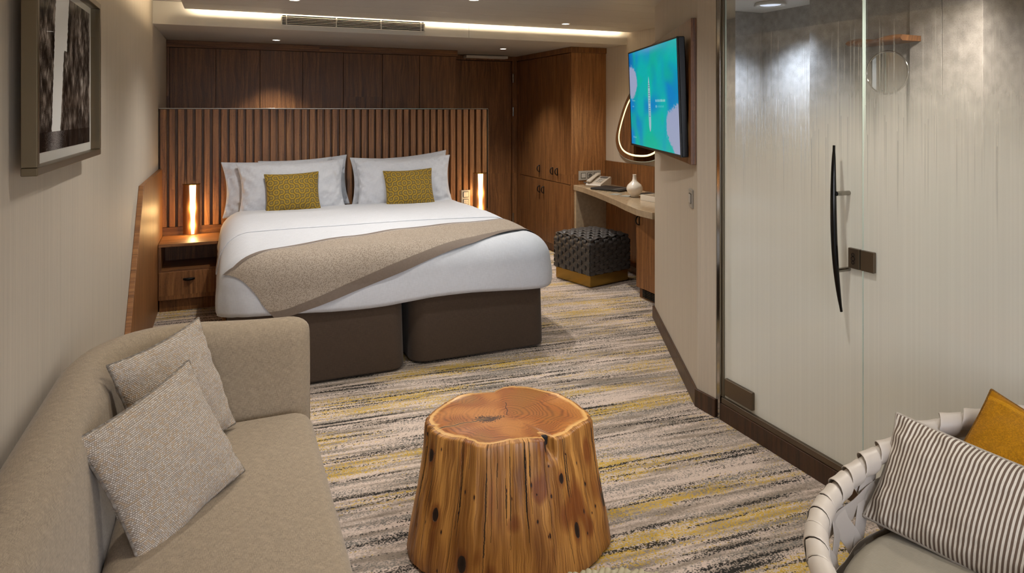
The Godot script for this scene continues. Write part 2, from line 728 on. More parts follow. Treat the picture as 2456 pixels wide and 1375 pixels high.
# print on the film of the partition: solid below, breaking up into threads above
func frost_tex(w: int, h: int, y0: float, y1: float, sd: int) -> ImageTexture:
	var r := RandomNumberGenerator.new()
	r.seed = sd
	var d := PackedByteArray()
	d.resize(w * h * 4)
	var shift := PackedFloat32Array()
	var most := PackedFloat32Array()
	var clear := PackedFloat32Array()
	var tone := PackedFloat32Array()
	while shift.size() < w:
		var k := r.randi_range(1, 2)
		var kind := r.randf()
		var sh := r.randf_range(-0.05, 0.05)
		var mo := 0.0
		var cl := 9.0
		if kind < 0.24:
			mo = r.randf_range(0.10, 0.42)
			sh = r.randf_range(-0.10, 0.12)
		elif kind > 0.80:
			k = 1
			cl = r.randf_range(1.38, 1.66)
		var tn := r.randf()
		for i in k:
			shift.append(sh)
			most.append(mo)
			clear.append(cl)
			tone.append(tn)
	for yy in h:
		var y := y1 - (y1 - y0) * (yy + 0.5) / h
		for xx in w:
			var a := smoothstep(1.74 + shift[xx] * 0.4, 1.30 + shift[xx] * 0.4, y) * 0.97
			if most[xx] > 0.0:
				a = maxf(a, most[xx] * smoothstep(1.82 + shift[xx], 1.58 + shift[xx], y))
			if y < clear[xx] and clear[xx] < 5.0:
				a *= 1.0 - 0.5 * smoothstep(clear[xx] - 0.34, clear[xx] - 0.05, y)
			a = minf(a * (0.995 + 0.01 * tone[xx]), 0.985)
			var tint := 0.992 + 0.016 * tone[xx]
			var i := (yy * w + xx) * 4
			d[i] = b8(220.0 * tint)
			d[i + 1] = b8(218.0 * tint)
			d[i + 2] = b8(206.0 * tint)
			d[i + 3] = b8(a * 255.0)
	return ImageTexture.create_from_image(Image.create_from_data(w, h, false, Image.FORMAT_RGBA8, d))


# a tall narrow gap of pale sky between two dark rock faces, mirrored in water
func print_tex() -> ImageTexture:
	var w := 512
	var h := 768
	var a := noise_bytes(61, w, h, 256, 40, 0.4, 3)
	var b := noise_bytes(62, w, h, 40, 14, 0.3, 3)
	var g := noise_bytes(63, w, h, 512, 768, 0.35, 2)
	var ed := noise_bytes(64, w, h, 4, 96, 0.3, 2)
	var d := PackedByteArray()
	d.resize(w * h * 3)
	for y in h:
		for x in w:
			var i := y * w + x
			var yy := float(y) / h
			var xx := float(x) / w
			var q: float = (a[i] * 0.5 + b[i] * 0.5 - 128.0) / 128.0 + (g[i] - 128.0) / 300.0
			var c := Color(0.15, 0.12, 0.10).lerp(Color(0.60, 0.545, 0.50), clampf(q * 1.6 + 0.30, 0.0, 1.0))
			c = c.lerp(Color(0.80, 0.77, 0.74), clampf((q - 0.22) * 1.8, 0.0, 0.8))
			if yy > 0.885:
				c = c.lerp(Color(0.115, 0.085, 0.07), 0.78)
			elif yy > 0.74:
				c = c.lerp(Color(0.13, 0.10, 0.085), (yy - 0.74) * 2.6)  # darkening band: the room's reflection in the glass, painted into the print
			var wob: float = (ed[i] - 128.0) / 128.0 * 0.005
			var l := 0.37 - yy * 0.075 + wob
			var rr := 0.585 - yy * 0.12 + wob + (0.0 if yy < 0.36 else -0.045)
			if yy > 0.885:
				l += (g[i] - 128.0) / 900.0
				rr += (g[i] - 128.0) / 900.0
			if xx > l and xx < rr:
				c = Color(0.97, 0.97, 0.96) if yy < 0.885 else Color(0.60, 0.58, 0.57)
			d[i * 3] = b8(c.r * 255.0)
			d[i * 3 + 1] = b8(c.g * 255.0)
			d[i * 3 + 2] = b8(c.b * 255.0)
	return texture(w, h, d)


# the picture on the television: turquoise shallows, foam at two edges, a long pale board and small captions
func screen_tex() -> ImageTexture:
	var w := 640
	var h := 360
	var a := noise_bytes(71, w, h, 10, 6, 0.28, 2)
	var b := noise_bytes(72, w, h, 12, 8, 0.3, 2)
	var f := noise_bytes(73, w, h, 160, 90, 0.3, 3)
	var d := PackedByteArray()
	d.resize(w * h * 3)
	for y in h:
		for x in w:
			var i := y * w + x
			var u := float(x) / w
			var v := float(y) / h
			var deep := clampf((a[i] - 120.0) / 90.0, 0.0, 1.0)
			deep = maxf(deep * 0.8, clampf(0.95 - u * 4.5, 0.0, 0.85))
			deep = maxf(deep, clampf(0.8 - Vector2(u - 0.55, v * 1.6).length() * 2.4, 0.0, 0.75))
			var c := Color(0.0, 0.70, 0.70).lerp(Color(0.0, 0.47, 0.80), deep)
			c = c.lerp(Color(0.0, 0.74, 0.56), clampf((b[i] - 140.0) / 120.0, 0.0, 0.6))
			c = c.lerp(Color(0.0, 0.32, 0.62), clampf(0.7 - Vector2(u * 1.4, v - 0.08).length() * 3.4, 0.0, 0.7))
			var n1: float = (f[i] - 128.0) / 128.0 * 0.05 + (b[i] - 128.0) / 128.0 * 0.12
			var e1 := Vector2((u - 0.06) / 0.15, (v - 0.34) / 0.19).length() + n1 * 2.2
			var e2 := Vector2((u - 1.02) / 0.24, (v - 0.80) / 0.26).length() + n1 * 2.4
			if minf(e1, e2) < 1.0:
				c = c.lerp(Color(0.66, 0.66, 0.78), clampf((1.0 - minf(e1, e2)) * 9.0, 0.0, 0.95))
			c = c.lerp(Color(0.55, 0.62, 0.80), clampf(0.7 - Vector2((u - 0.5) * 1.6, v * 9.0).length(), 0.0, 0.6))
			var bx0 := (u - 0.455) / 0.024
			var bv := (v - 0.56) / 0.28
			if absf(bv) < 1.0 and absf(bx0) < (1.0 - pow(maxf(-bv, 0.0), 3.0)) * (1.0 - pow(maxf(bv, 0.0), 9.0)):
				c = Color(0.63, 0.76, 0.80)
				var cell := int((bv + 0.8) * 11.0)
				var inn := fposmod((bv + 0.8) * 11.0, 1.0)
				if bv > -0.75 and bv < 0.45 and absf(bx0) < 0.62 and inn > 0.2 and inn < 0.85 and ((cell * 7 + int((bx0 + 1.0) * 4.0) * 3 + int(inn * 4.0)) % 3 == 0):
					c = Color(0.10, 0.36, 0.50)
			d[i * 3] = b8(c.r * 255.0)
			d[i * 3 + 1] = b8(c.g * 255.0)
			d[i * 3 + 2] = b8(c.b * 255.0)
	# captions: short strokes, as little as the photograph lets one read
	var r := RandomNumberGenerator.new()
	r.seed = 3
	for line in [[372, 186, 118, 9, 0.85], [372, 206, 18, 9, 0.7], [398, 206, 74, 8, 0.4], [34, 186, 46, 5, 0.75], [34, 208, 26, 6, 0.65], [36, 326, 10, 10, 0.85], [50, 329, 30, 6, 0.7]]:
		var x: int = line[0]
		while x < line[0] + line[2]:
			var lw := r.randi_range(1, 2)
			for yy in range(line[1] + (2 if r.randf() < 0.5 else 0), line[1] + line[3]):
				for xx in lw:
					var i: int = (yy * w + x + xx) * 3
					for ch in 3:
						d[i + ch] = b8(lerpf(d[i + ch], 225.0, line[4]))
			x += lw + r.randi_range(1, 2)
	return texture(w, h, d)


# ---------------------------------------------------------------- materials
func flat(col: Color, rough := 0.6, metal := 0.0, spec := 0.5) -> StandardMaterial3D:
	var m := StandardMaterial3D.new()
	m.albedo_color = col
	m.roughness = rough
	m.metallic = metal
	m.metallic_specular = spec
	return m


func laid(t: Texture2D, size: Vector2, rough := 0.6, tint := Color.WHITE) -> StandardMaterial3D:
	var m := flat(tint, rough)
	m.albedo_texture = t
	m.uv1_scale = Vector3(1.0 / size.x, 1.0 / size.y, 1.0)
	return m


func around(t: Texture2D, size: Vector3, rough := 0.6, world := true, tint := Color.WHITE) -> StandardMaterial3D:
	var m := flat(tint, rough)
	m.albedo_texture = t
	m.uv1_triplanar = true
	m.uv1_world_triplanar = world
	m.uv1_triplanar_sharpness = 8.0
	m.uv1_scale = Vector3(1.0 / size.x, 1.0 / size.y, 1.0 / size.z)
	return m


func cloth(m: StandardMaterial3D, rim := 0.25) -> StandardMaterial3D:
	m.rim_enabled = true
	m.rim = rim
	m.rim_tint = 0.5
	m.metallic_specular = 0.25
	return m


func glow(col: Color, e: float) -> StandardMaterial3D:
	var m := flat(Color(0.9, 0.9, 0.88), 0.5)
	m.emission_enabled = true
	m.emission = col
	m.emission_energy_multiplier = e
	return m


func relief(m: StandardMaterial3D, t: Texture2D, cm: float) -> StandardMaterial3D:
	m.heightmap_enabled = true
	m.heightmap_texture = t
	m.heightmap_scale = cm
	return m


func materials() -> void:
	var walnut := wood_tex(101, Color(0.205, 0.125, 0.065), Color(0.455, 0.295, 0.160), Color(0.63, 0.44, 0.255))
	M.wood = laid(walnut, Vector2(0.62, 1.5), 0.42)
	M.wood_slat = laid(wood_tex(131, Color(0.30, 0.19, 0.10), Color(0.535, 0.355, 0.20), Color(0.70, 0.50, 0.30)), Vector2(0.62, 1.5), 0.45)
	M.walnut_dark = laid(wood_tex(141, Color(0.125, 0.078, 0.045), Color(0.265, 0.170, 0.100), Color(0.36, 0.245, 0.150)), Vector2(0.62, 1.5), 0.42)
	M.carpet = laid(carpet_tex(), Vector2(5.1, 4.4), 0.95)
	M.carpet.metallic_specular = 0.1
	M.wall = around(wallcover_tex(Color(0.745, 0.70, 0.635), 0.085), Vector3(0.40, 1.6, 0.40), 0.62)
	M.ceiling = flat(Color(0.68, 0.655, 0.625), 0.42)
	M.white_paint = flat(Color(0.80, 0.775, 0.735), 0.5)
	M.sofa = cloth(around(linen_tex(201, Color(0.585, 0.520, 0.435), 0.24), Vector3(0.21, 0.21, 0.21), 0.95, false), 0.3)
	var nub := nubby_tex(301, Color(0.92, 0.885, 0.835), Color(0.52, 0.465, 0.405), Color(0.68, 0.57, 0.44), 80, 16)
	M.nubby = cloth(laid(nub[0], Vector2(1, 1), 0.95), 0.3)
	relief(M.nubby, nub[1], 0.16)
	M.linen = cloth(around(linen_tex(211, Color(0.755, 0.758, 0.775), 0.05), Vector3(0.5, 0.5, 0.5), 0.9, false), 0.15)
	M.skirt = cloth(around(linen_tex(221, Color(0.285, 0.235, 0.195), 0.12), Vector3(0.4, 0.4, 0.4), 0.95, false), 0.2)
	M.loops = cloth(laid(loops_tex(), Vector2(1, 1), 0.85), 0.2)
	M.runner = cloth(laid(runner_tex(), Vector2(0.19, 0.19), 0.7), 0.2)
	M.runner_edge = cloth(around(linen_tex(231, Color(0.44, 0.385, 0.34), 0.1), Vector3(0.3, 0.3, 0.3), 0.6, false), 0.3)
	M.stripes = cloth(laid(stripe_tex(), Vector2(1, 1), 0.9), 0.15)
	var gold := nubby_tex(311, Color(0.82, 0.58, 0.05), Color(0.56, 0.36, 0.01), Color(0.78, 0.52, 0.03), 64, 1)
	M.mustard = cloth(laid(gold[0], Vector2(0.5, 0.5), 0.9), 0.15)
	relief(M.mustard, gold[1], 0.12)
	M.seat = cloth(around(linen_tex(241, Color(0.575, 0.54, 0.475), 0.06), Vector3(0.3, 0.3, 0.3), 0.95, false), 0.2)
	M.strap = flat(Color(0.735, 0.690, 0.640), 0.38)
	M.rings = laid(rings_tex(), Vector2(1, 1), 0.34)
	var tr := trunk_tex()
	M.trunk = laid(tr[0], Vector2(1, 1), 0.40)
	relief(M.trunk, tr[1], 0.35)
	M.notch_dark = flat(Color(0.06, 0.03, 0.015), 0.8)
	M.stone = around(stone_tex(401, Color(0.665, 0.585, 0.475), 0.07, 200, Color(0.42, 0.33, 0.24)), Vector3(0.45, 0.45, 0.45), 0.16)
	M.slate_stone = around(stone_tex(411, Color(0.56, 0.54, 0.52), 0.16, 205, Color(0.30, 0.28, 0.27)), Vector3(0.7, 0.7, 0.7), 0.35)
	M.bronze = flat(Color(0.43, 0.38, 0.32), 0.36, 0.85)
	M.duct = flat(Color(0.40, 0.40, 0.39), 0.55, 0.6)
	M.steel = flat(Color(0.62, 0.60, 0.57), 0.12, 1.0)
	M.dark_steel = flat(Color(0.17, 0.165, 0.16), 0.15, 0.9)
	M.trim = flat(Color(0.58, 0.545, 0.49), 0.3, 0.9)
	M.brass = flat(Color(0.60, 0.475, 0.225), 0.26, 0.9)
	M.champagne = flat(Color(0.43, 0.375, 0.285), 0.36, 0.7)
	M.leather_straps = flat(Color(0.25, 0.235, 0.225), 0.42)
	M.black = flat(Color(0.022, 0.022, 0.024), 0.4)
	M.iron = flat(Color(0.045, 0.038, 0.034), 0.45, 0.5)
	M.plate = flat(Color(0.62, 0.60, 0.57), 0.4)
	M.key = flat(Color(0.70, 0.685, 0.66), 0.35)
	M.porcelain = flat(Color(0.87, 0.83, 0.77), 0.12)
	M.porcelain.clearcoat_enabled = true
	M.porcelain.clearcoat = 0.6
	M.phone = flat(Color(0.66, 0.62, 0.57), 0.45)
	M.phone_dark = flat(Color(0.36, 0.35, 0.34), 0.4)
	M.leather = flat(Color(0.085, 0.088, 0.095), 0.5)
	M.card = flat(Color(0.50, 0.51, 0.49), 0.6)
	M.mirror = flat(Color(0.80, 0.79, 0.76), 0.02, 1.0)
	M.mat_board = flat(Color(0.80, 0.78, 0.74), 0.8)
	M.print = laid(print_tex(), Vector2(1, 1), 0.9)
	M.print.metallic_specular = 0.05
	M.glass = flat(Color(0.96, 0.98, 0.97, 0.04), 0.0)
	M.glass.transparency = BaseMaterial3D.TRANSPARENCY_ALPHA
	M.picture_glass = flat(Color(0.98, 0.98, 0.98, 0.0), 0.0, 0.0, 0.16)
	M.picture_glass.transparency = BaseMaterial3D.TRANSPARENCY_ALPHA
	M.glass_edge = flat(Color(0.86, 0.92, 0.89, 0.6), 0.3)
	M.glass_edge.transparency = BaseMaterial3D.TRANSPARENCY_ALPHA
	for q in [["frost_door", 320, 7], ["frost_fixed", 880, 9]]:
		var m := laid(frost_tex(q[1], 512, 0.10, 2.25, q[2]), Vector2(1, 1), 0.09)
		m.transparency = BaseMaterial3D.TRANSPARENCY_ALPHA
		m.backlight_enabled = true
		m.backlight = Color(0.5, 0.5, 0.5)
		M[q[0]] = m
	M.screen = flat(Color(0.01, 0.01, 0.01), 0.2)
	M.screen.emission_enabled = true
	M.screen.emission = Color.BLACK
	M.screen.emission_texture = screen_tex()
	M.screen.emission_energy_multiplier = 1.0
	M.led = glow(Color(1.0, 0.90, 0.74), 7.0)
	M.lamp_glow = glow(Color(1.0, 0.87, 0.66), 4.0)
	M.spot_glow = glow(Color(1.0, 0.97, 0.92), 12.0)
	M.ring_glow = glow(Color(1.0, 0.90, 0.62), 1.5)
	M.rope = flat(Color(0.62, 0.575, 0.46), 0.7)


# ---------------------------------------------------------------- shapes
func rrect(x0: float, x1: float, d0: float, d1: float, r: float, seg := 6) -> PackedVector2Array:
	var out := PackedVector2Array()
	for q in [[x1 - r, d1 - r, 0.0], [x0 + r, d1 - r, 0.5 * PI], [x0 + r, d0 + r, PI], [x1 - r, d0 + r, 1.5 * PI]]:
		for i in seg + 1:
			var a: float = q[2] + 0.5 * PI * i / seg
			out.append(Vector2(q[0] + r * cos(a), q[1] + r * sin(a)))
	return out


func smooth_loop(pts: Array, per := 6) -> PackedVector2Array:
	var out := PackedVector2Array()
	var np := pts.size()
	for i in np:
		for s in per:
			out.append(pts[i].cubic_interpolate(pts[(i + 1) % np], pts[(i - 1 + np) % np], pts[(i + 2) % np], float(s) / per))
	return out


# a cushion-like slab over an outline, edges rounded by r, the top swelling by crown
func rslab(o: PackedVector2Array, y0: float, y1: float, r: float, crown := 0.0, rb := -1.0) -> MB:
	var np := o.size()
	var c := Vector2.ZERO
	for p in o:
		c += p / np
	var nn := PackedVector2Array()
	for i in np:
		var e := (o[(i + 1) % np] - o[(i - 1 + np) % np]).normalized()
		var m := Vector2(e.y, -e.x)
		nn.append(m if m.dot(o[i] - c) > 0.0 else -m)
	if rb < 0.0:
		rb = r
	var rows := []
	var put_row := func(inset: float, y: float, sc: float, up: float):
		var row := PackedVector3Array()
		for i in np:
			var q := o[i] - nn[i] * inset
			q = c + (q - c) * sc
			row.append(P(q.x, y + up, q.y))
		rows.append(row)
	for s in [0.0004, 0.5]:
		put_row.call(rb, y0, s, 0.0)
	for s in 6:
		var a := 0.5 * PI * s / 5.0
		put_row.call(rb * (1.0 - sin(a)), y0 + rb * (1.0 - cos(a)), 1.0, 0.0)
	for s in [0.33, 0.66]:
		put_row.call(0.0, lerpf(y0 + rb, y1 - r, s), 1.0, 0.0)
	for s in 7:
		var a := 0.5 * PI * s / 6.0
		put_row.call(r * (1.0 - cos(a)), y1 - r * (1.0 - sin(a)), 1.0, crown * 0.15 * s / 6.0)
	for s in [0.86, 0.7, 0.5, 0.3, 0.12, 0.0004]:
		put_row.call(r, y1, s, crown * (1.0 - s * s * 0.85))
	return MB.new().skin(rows, true, false)


# turned so that a plan polygon of (depth, height) becomes an upright board across x
func upright(poly: Array, x0: float, x1: float, b := 0.002, smooth := false) -> MB:
	var m := MB.new().prism(poly, x0, x1, b, smooth)
	for i in m.v.size():
		m.v[i] = Vector3(m.v[i].y, -m.v[i].z, -m.v[i].x)
		m.n[i] = Vector3(m.n[i].y, -m.n[i].z, -m.n[i].x)
		m.t[i] = Vector2(m.v[i].z, m.v[i].y)
	return m


# a stuffed cushion w by h, th thick, in its own axes (x right, y up, z out of its face)
func pillow(w: float, h: float, th: float, sd: int, pinch := 0.07, wrinkle := 0.004, res := 34, us := 1.0, vs := 1.0) -> MB:
	var f := FastNoiseLite.new()
	f.seed = sd
	f.frequency = 5.0
	f.fractal_octaves = 2
	var m := MB.new()
	for side in [1.0, -1.0]:
		var rows := []
		for i in res + 1:
			var row := PackedVector3Array()
			for j in res + 1:
				var x := sin((j * 2.0 / res - 1.0) * PI * 0.5)
				var y := sin((i * 2.0 / res - 1.0) * PI * 0.5)
				var px := x * (1.0 - pinch * (1.0 - y * y) * x * x)
				var py := y * (1.0 - pinch * (1.0 - x * x) * y * y)
				var z := pow(maxf(0.0, 1.0 - x * x), 0.55) * pow(maxf(0.0, 1.0 - y * y), 0.55)
				var edge := 1.0 - z
				var wr := f.get_noise_3d(px * w * 1.6, py * h * 1.6, side * 3.0) * wrinkle * (1.0 + 2.0 * edge) * minf(1.0, z * 6.0)
				row.append(Vector3(px * w * 0.5, py * h * 0.5, side * (z * th * 0.5 + wr + 0.003)))
			rows.append(row)
		m.skin(rows, false, false, us, vs)
		# laid so that the print runs with the sides
		var first := m.v.size() - (res + 1) * (res + 1)
		for i in (res + 1) * (res + 1):
			m.t[first + i] = Vector2((m.v[first + i].x / w + 0.5) * us, (0.5 - m.v[first + i].y / h) * vs)
	# the seam between the two faces
	var loop := PackedVector3Array()
	for s in 4:
		for i in res:
			var q := sin((i * 2.0 / res - 1.0) * PI * 0.5)
			var e := Vector2(q, -1) if s == 0 else Vector2(1, q) if s == 1 else Vector2(-q, 1) if s == 2 else Vector2(-1, -q)
			loop.append(Vector3(e.x * (1.0 - pinch * (1.0 - e.y * e.y) * e.x * e.x) * w * 0.5, e.y * (1.0 - pinch * (1.0 - e.x * e.x) * e.y * e.y) * h * 0.5, 0.0))
	m.tube(loop, 0.0045, 6, true)
	return m


func axes(right: Vector3, up: Vector3) -> Basis:
	right = right.normalized()
	var nn := right.cross(up).normalized()
	return Basis(right, nn.cross(right).normalized(), nn)


# ---------------------------------------------------------------- the room
func room() -> void:
	var fl := MB.new().box(P(1.54, -0.05, 2.9), Vector3(4.32, 0.1, 9.2), 0.0)
	for i in fl.v.size():
		# the streaks run a few degrees off the wall
		fl.t[i] = Vector2(fl.v[i].x + 0.75, fl.v[i].z + 8.0).rotated(deg_to_rad(-4.7))
	struct("floor", fl, M.carpet)

	var c := setting("ceiling", P(1.5, 2.25, 2.0))
	obj("slab", bx(-0.62, 3.7, 2.305, 2.4, -1.7, 5.56, 0.0), M.ceiling, c)
	var d := 5.48
	while d > -1.5:
		obj("plank", bx(-0.287, 3.56, 2.248, 2.262, d - 0.2865, d, 0.0018), M.ceiling, c)
		d -= 0.29

	var t := setting("trim_1", P(1.5, 2.14, 6.4))
	# one fascia board with an opening for the air grille
	var fp := bx(-0.5, 0.397, 2.135, 2.305, 5.54, 5.56, 0.001)
	fp.box(P(1.741, 2.22, 5.55), Vector3(0.406, 0.17, 0.02), 0.001)
	fp.box(P(0.9675, 2.1525, 5.55), Vector3(1.143, 0.035, 0.02), 0.0)
	fp.box(P(0.9675, 2.276, 5.55), Vector3(1.143, 0.058, 0.02), 0.0)
	obj("fascia_panel", fp, M.white_paint, t)
	obj("fascia_panel", bx(1.946, 3.563, 2.135, 2.305, 5.54, 5.56, 0.001), M.white_paint, t)
	d = 5.56
	while d < 7.3:
		obj("plank", bx(-0.5, 3.563, 2.136, 2.15, d, d + 0.2085, 0.0015), M.ceiling, t)
		d += 0.21
	obj("slab", bx(-0.62, 3.7, 2.155, 2.4, 6.05, 7.5, 0.0), M.ceiling, t)
	obj("slab", bx(-0.62, 0.393, 2.155, 2.4, 5.565, 6.05, 0.0), M.ceiling, t)
	obj("slab", bx(1.545, 3.7, 2.155, 2.4, 5.565, 6.05, 0.0), M.ceiling, t)
	obj("slab", bx(0.393, 1.545, 2.252, 2.4, 5.565, 6.05, 0.0), M.ceiling, t)
	# the sheet metal air duct behind the grille
	obj("duct", bx(0.393, 1.545, 2.155, 2.166, 5.562, 6.05, 0.0), M.duct, t)
	obj("duct", bx(0.393, 0.396, 2.166, 2.252, 5.562, 6.05, 0.0), M.duct, t)
	obj("duct", bx(1.542, 1.545, 2.166, 2.252, 5.562, 6.05, 0.0), M.duct, t)
	obj("duct", bx(0.396, 1.542, 2.248, 2.252, 5.562, 6.05, 0.0), M.duct, t)
	obj("duct", bx(0.396, 1.542, 2.166, 2.248, 6.04, 6.05, 0.0), M.duct, t)

	var w := setting("wall_left", P(-0.55, 0.0, 2.5))
	for q in [[-1.7, 0.2], [0.2, 1.4], [1.4, 2.592], [2.592, 3.79], [3.79, 5.54], [5.54, 7.5]]:
		obj("wall_panel", bx(-0.62, -0.5, 0.0, 2.4, q[0] + 0.0008, q[1] - 0.0008, 0.0012), M.wall, w)
	struct("wall_back", bx(-0.62, 3.7, 0.0, 2.4, 7.38, 7.5, 0.0), M.wood)
	struct("wall_mirror", bx(3.563, 3.7, 0.0, 2.4, 3.9, 7.38, 0.0), M.wall)
	# the balcony side behind the camera: a wide glazed door in the front wall
	var fw := setting("wall_front", P(1.5, 0.0, -1.65))
	for q in [[-0.62, -0.25, 0.0, 2.4], [2.15, 3.7, 0.0, 2.4], [-0.25, 2.15, 2.10, 2.4], [-0.25, 2.15, 0.0, 0.06]]:
		obj("wall_panel", bx(q[0], q[1], q[2], q[3], -1.7, -1.6, 0.0), M.wall, fw)
	var win := setting("window_1", P(0.95, 0.06, -1.65))
	for x in [-0.25, 0.92, 2.09]:
		obj("window_frame", bx(x, x + 0.06, 0.06, 2.10, -1.68, -1.62, 0.002), M.bronze, win)
	for y in [0.06, 2.05]:
		obj("window_frame", bx(-0.25, 2.15, y, y + 0.05, -1.68, -1.62, 0.002), M.bronze, win)
	for x in [-0.19, 0.98]:
		var pn := MB.new()
		pn.quad(pn.put(P(x, 0.11, -1.65), Vector3.FORWARD), pn.put(P(x + 1.11, 0.11, -1.65), Vector3.FORWARD), pn.put(P(x + 1.11, 2.05, -1.65), Vector3.FORWARD), pn.put(P(x, 2.05, -1.65), Vector3.FORWARD))
		obj("pane", pn, M.glass, win)
	struct("wall_right", MB.new().prism([Vector2(2.842, 4.055), Vector2(2.196, 2.765), Vector2(2.205, 2.635), Vector2(2.30, 2.635), Vector2(2.30, 2.74), Vector2(2.91, 3.955), Vector2(3.62, 3.955), Vector2(3.62, 4.055)], 0.0, 2.249, 0.0), M.wall)
	var bb := MB.new().prism([Vector2(2.835, 4.075), Vector2(2.181, 2.768), Vector2(2.190, 2.628), Vector2(2.205, 2.628), Vector2(2.196, 2.765), Vector2(2.842, 4.055)], 0.0, 0.09, 0.003)
	struct("baseboard_right", bb, M.walnut_dark)

	# the entrance door at the far end
	var e := setting("door_1", P(2.7, 0.0, 7.3))
	obj("leaf", bx(2.305, 3.095, 0.005, 2.075, 7.305, 7.35, 0.002), M.wood, e)
	obj("frame", bx(3.10, 3.16, 0.0, 2.135, 7.28, 7.38, 0.002), M.wood, e)
	obj("frame", bx(2.24, 2.30, 0.0, 2.135, 7.28, 7.38, 0.002), M.wood, e)
	obj("lintel", bx(2.24, 3.16, 2.08, 2.135, 7.285, 7.38, 0.002), M.wood, e)
	for y in [1.88, 1.485, 0.24]:
		obj("hinge", MB.new().tube(PackedVector3Array([P(3.105, y - 0.052, 7.275), P(3.105, y, 7.275), P(3.105, y + 0.052, 7.275)]), 0.009, 8), M.steel, e)
	obj("closer_housing", bx(2.49, 3.00, 2.098, 2.128, 7.18, 7.28, 0.003), M.white_paint, e)


func bathroom() -> void:
	struct("wall_shower", bx(3.3, 3.42, 0.0, 2.24, -0.6, 3.55, 0.0), M.slate_stone)
	struct("wall_bath_end", bx(2.70, 3.30, 0.0, 2.15, 3.48, 3.55, 0.0), M.slate_stone)
	struct("wall_bath_front", bx(2.27, 3.42, 0.0, 2.24, -0.7, -0.6, 0.0), M.slate_stone)
	var vw := setting("wall_vanity", P(3.15, 0.0, 2.2))
	for q in [[1.87, 2.05, 3.0], [2.052, 2.208, 3.0], [2.21, 2.53, 3.02], [2.532, 2.9, 3.10]]:
		obj("stone_panel", bx(q[2], 3.3, 0.0, 2.15, q[0], q[1], 0.002), M.slate_stone, vw)
	struct("ceiling_bath", MB.new().prism([Vector2(2.31, -0.6), Vector2(3.30, -0.6), Vector2(3.30, 3.55), Vector2(2.72, 3.55), Vector2(2.31, 2.73)], 2.152, 2.24), M.white_paint)
	struct("floor_bath", MB.new().prism([Vector2(2.31, -0.6), Vector2(3.30, -0.6), Vector2(3.30, 3.48), Vector2(2.68, 3.48), Vector2(2.31, 2.73)], 0.001, 0.05), M.slate_stone)
	# what shows over the frosting
	var sh := MB.new()
	var rows := []
	for i in 15:
		var s := i / 14.0
		var dd := lerpf(2.46, 2.15, s)
		var wob := 0.012 * sin(s * 6.0) + 0.008 * sin(s * 15.0 + 1.0)
		rows.append(PackedVector3Array([P(3.02, 1.825, dd), P(2.88 + wob, 1.825, dd), P(2.865 + wob, 1.836, dd), P(2.88 + wob, 1.85 + 0.006 * sin(s * 9.0), dd), P(3.02, 1.85, dd)]))
	sh.skin(rows)
	sh.fan(rows[0], Vector3(0, 0, -1)).fan(rows[14], Vector3(0, 0, 1))
	tag(obj("wall_shelf", sh, M.wood), "live edge brown wood shelf on the stone wall behind the glass", "shelf")
	var mr := thing("shaving_mirror", "small round mirror on the stone bathroom wall behind the glass", "mirror", P(2.9, 1.58, 2.25))
	var ringp := PackedVector3Array()
	for i in 40:
		var a := TAU * i / 40
		ringp.append(P(2.90 - 0.01 * cos(a), 1.68 + 0.102 * sin(a), 2.25 + 0.102 * cos(a)))
	obj("rim", MB.new().tube(ringp, 0.005, 8, true), M.steel, mr)
	obj("mirror_glass", MB.new().fan(ringp, Vector3(-1, 0, 0.1).normalized()), M.mirror, mr)
	obj("bracket_arm", MB.new().tube(PackedVector3Array([P(2.905, 1.68, 2.25), P(2.96, 1.68, 2.25), P(3.02, 1.68, 2.25)]), 0.008, 8), M.steel, mr)
	var bl := thing("bath_light", "round flush ceiling light in the bathroom behind the glass", "light", P(3.02, 2.10, 3.12))
	obj("rim", MB.new().lathe(P(3.02, 2.10, 3.12), [Vector2(0.085, 0.052), Vector2(0.095, 0.035), Vector2(0.08, 0.03), Vector2(0.06, 0.037)], 32), M.white_paint, bl)
	obj("lens_glow", MB.new().lathe(P(3.02, 2.137, 3.12), [Vector2(0.001, 0.0), Vector2(0.06, 0.0)], 24), glow(Color(0.85, 0.90, 1.0), 0.9), bl)
	spot(P(3.02, 2.12, 3.12), Vector3.DOWN, Color(0.84, 0.91, 1.0), 4.6, 58.0, 1.0, 0.05)
	spot(P(2.66, 2.12, 1.62), Vector3.DOWN, Color(1.0, 0.96, 0.90), 2.6, 80.0, 0.8, 0.05)


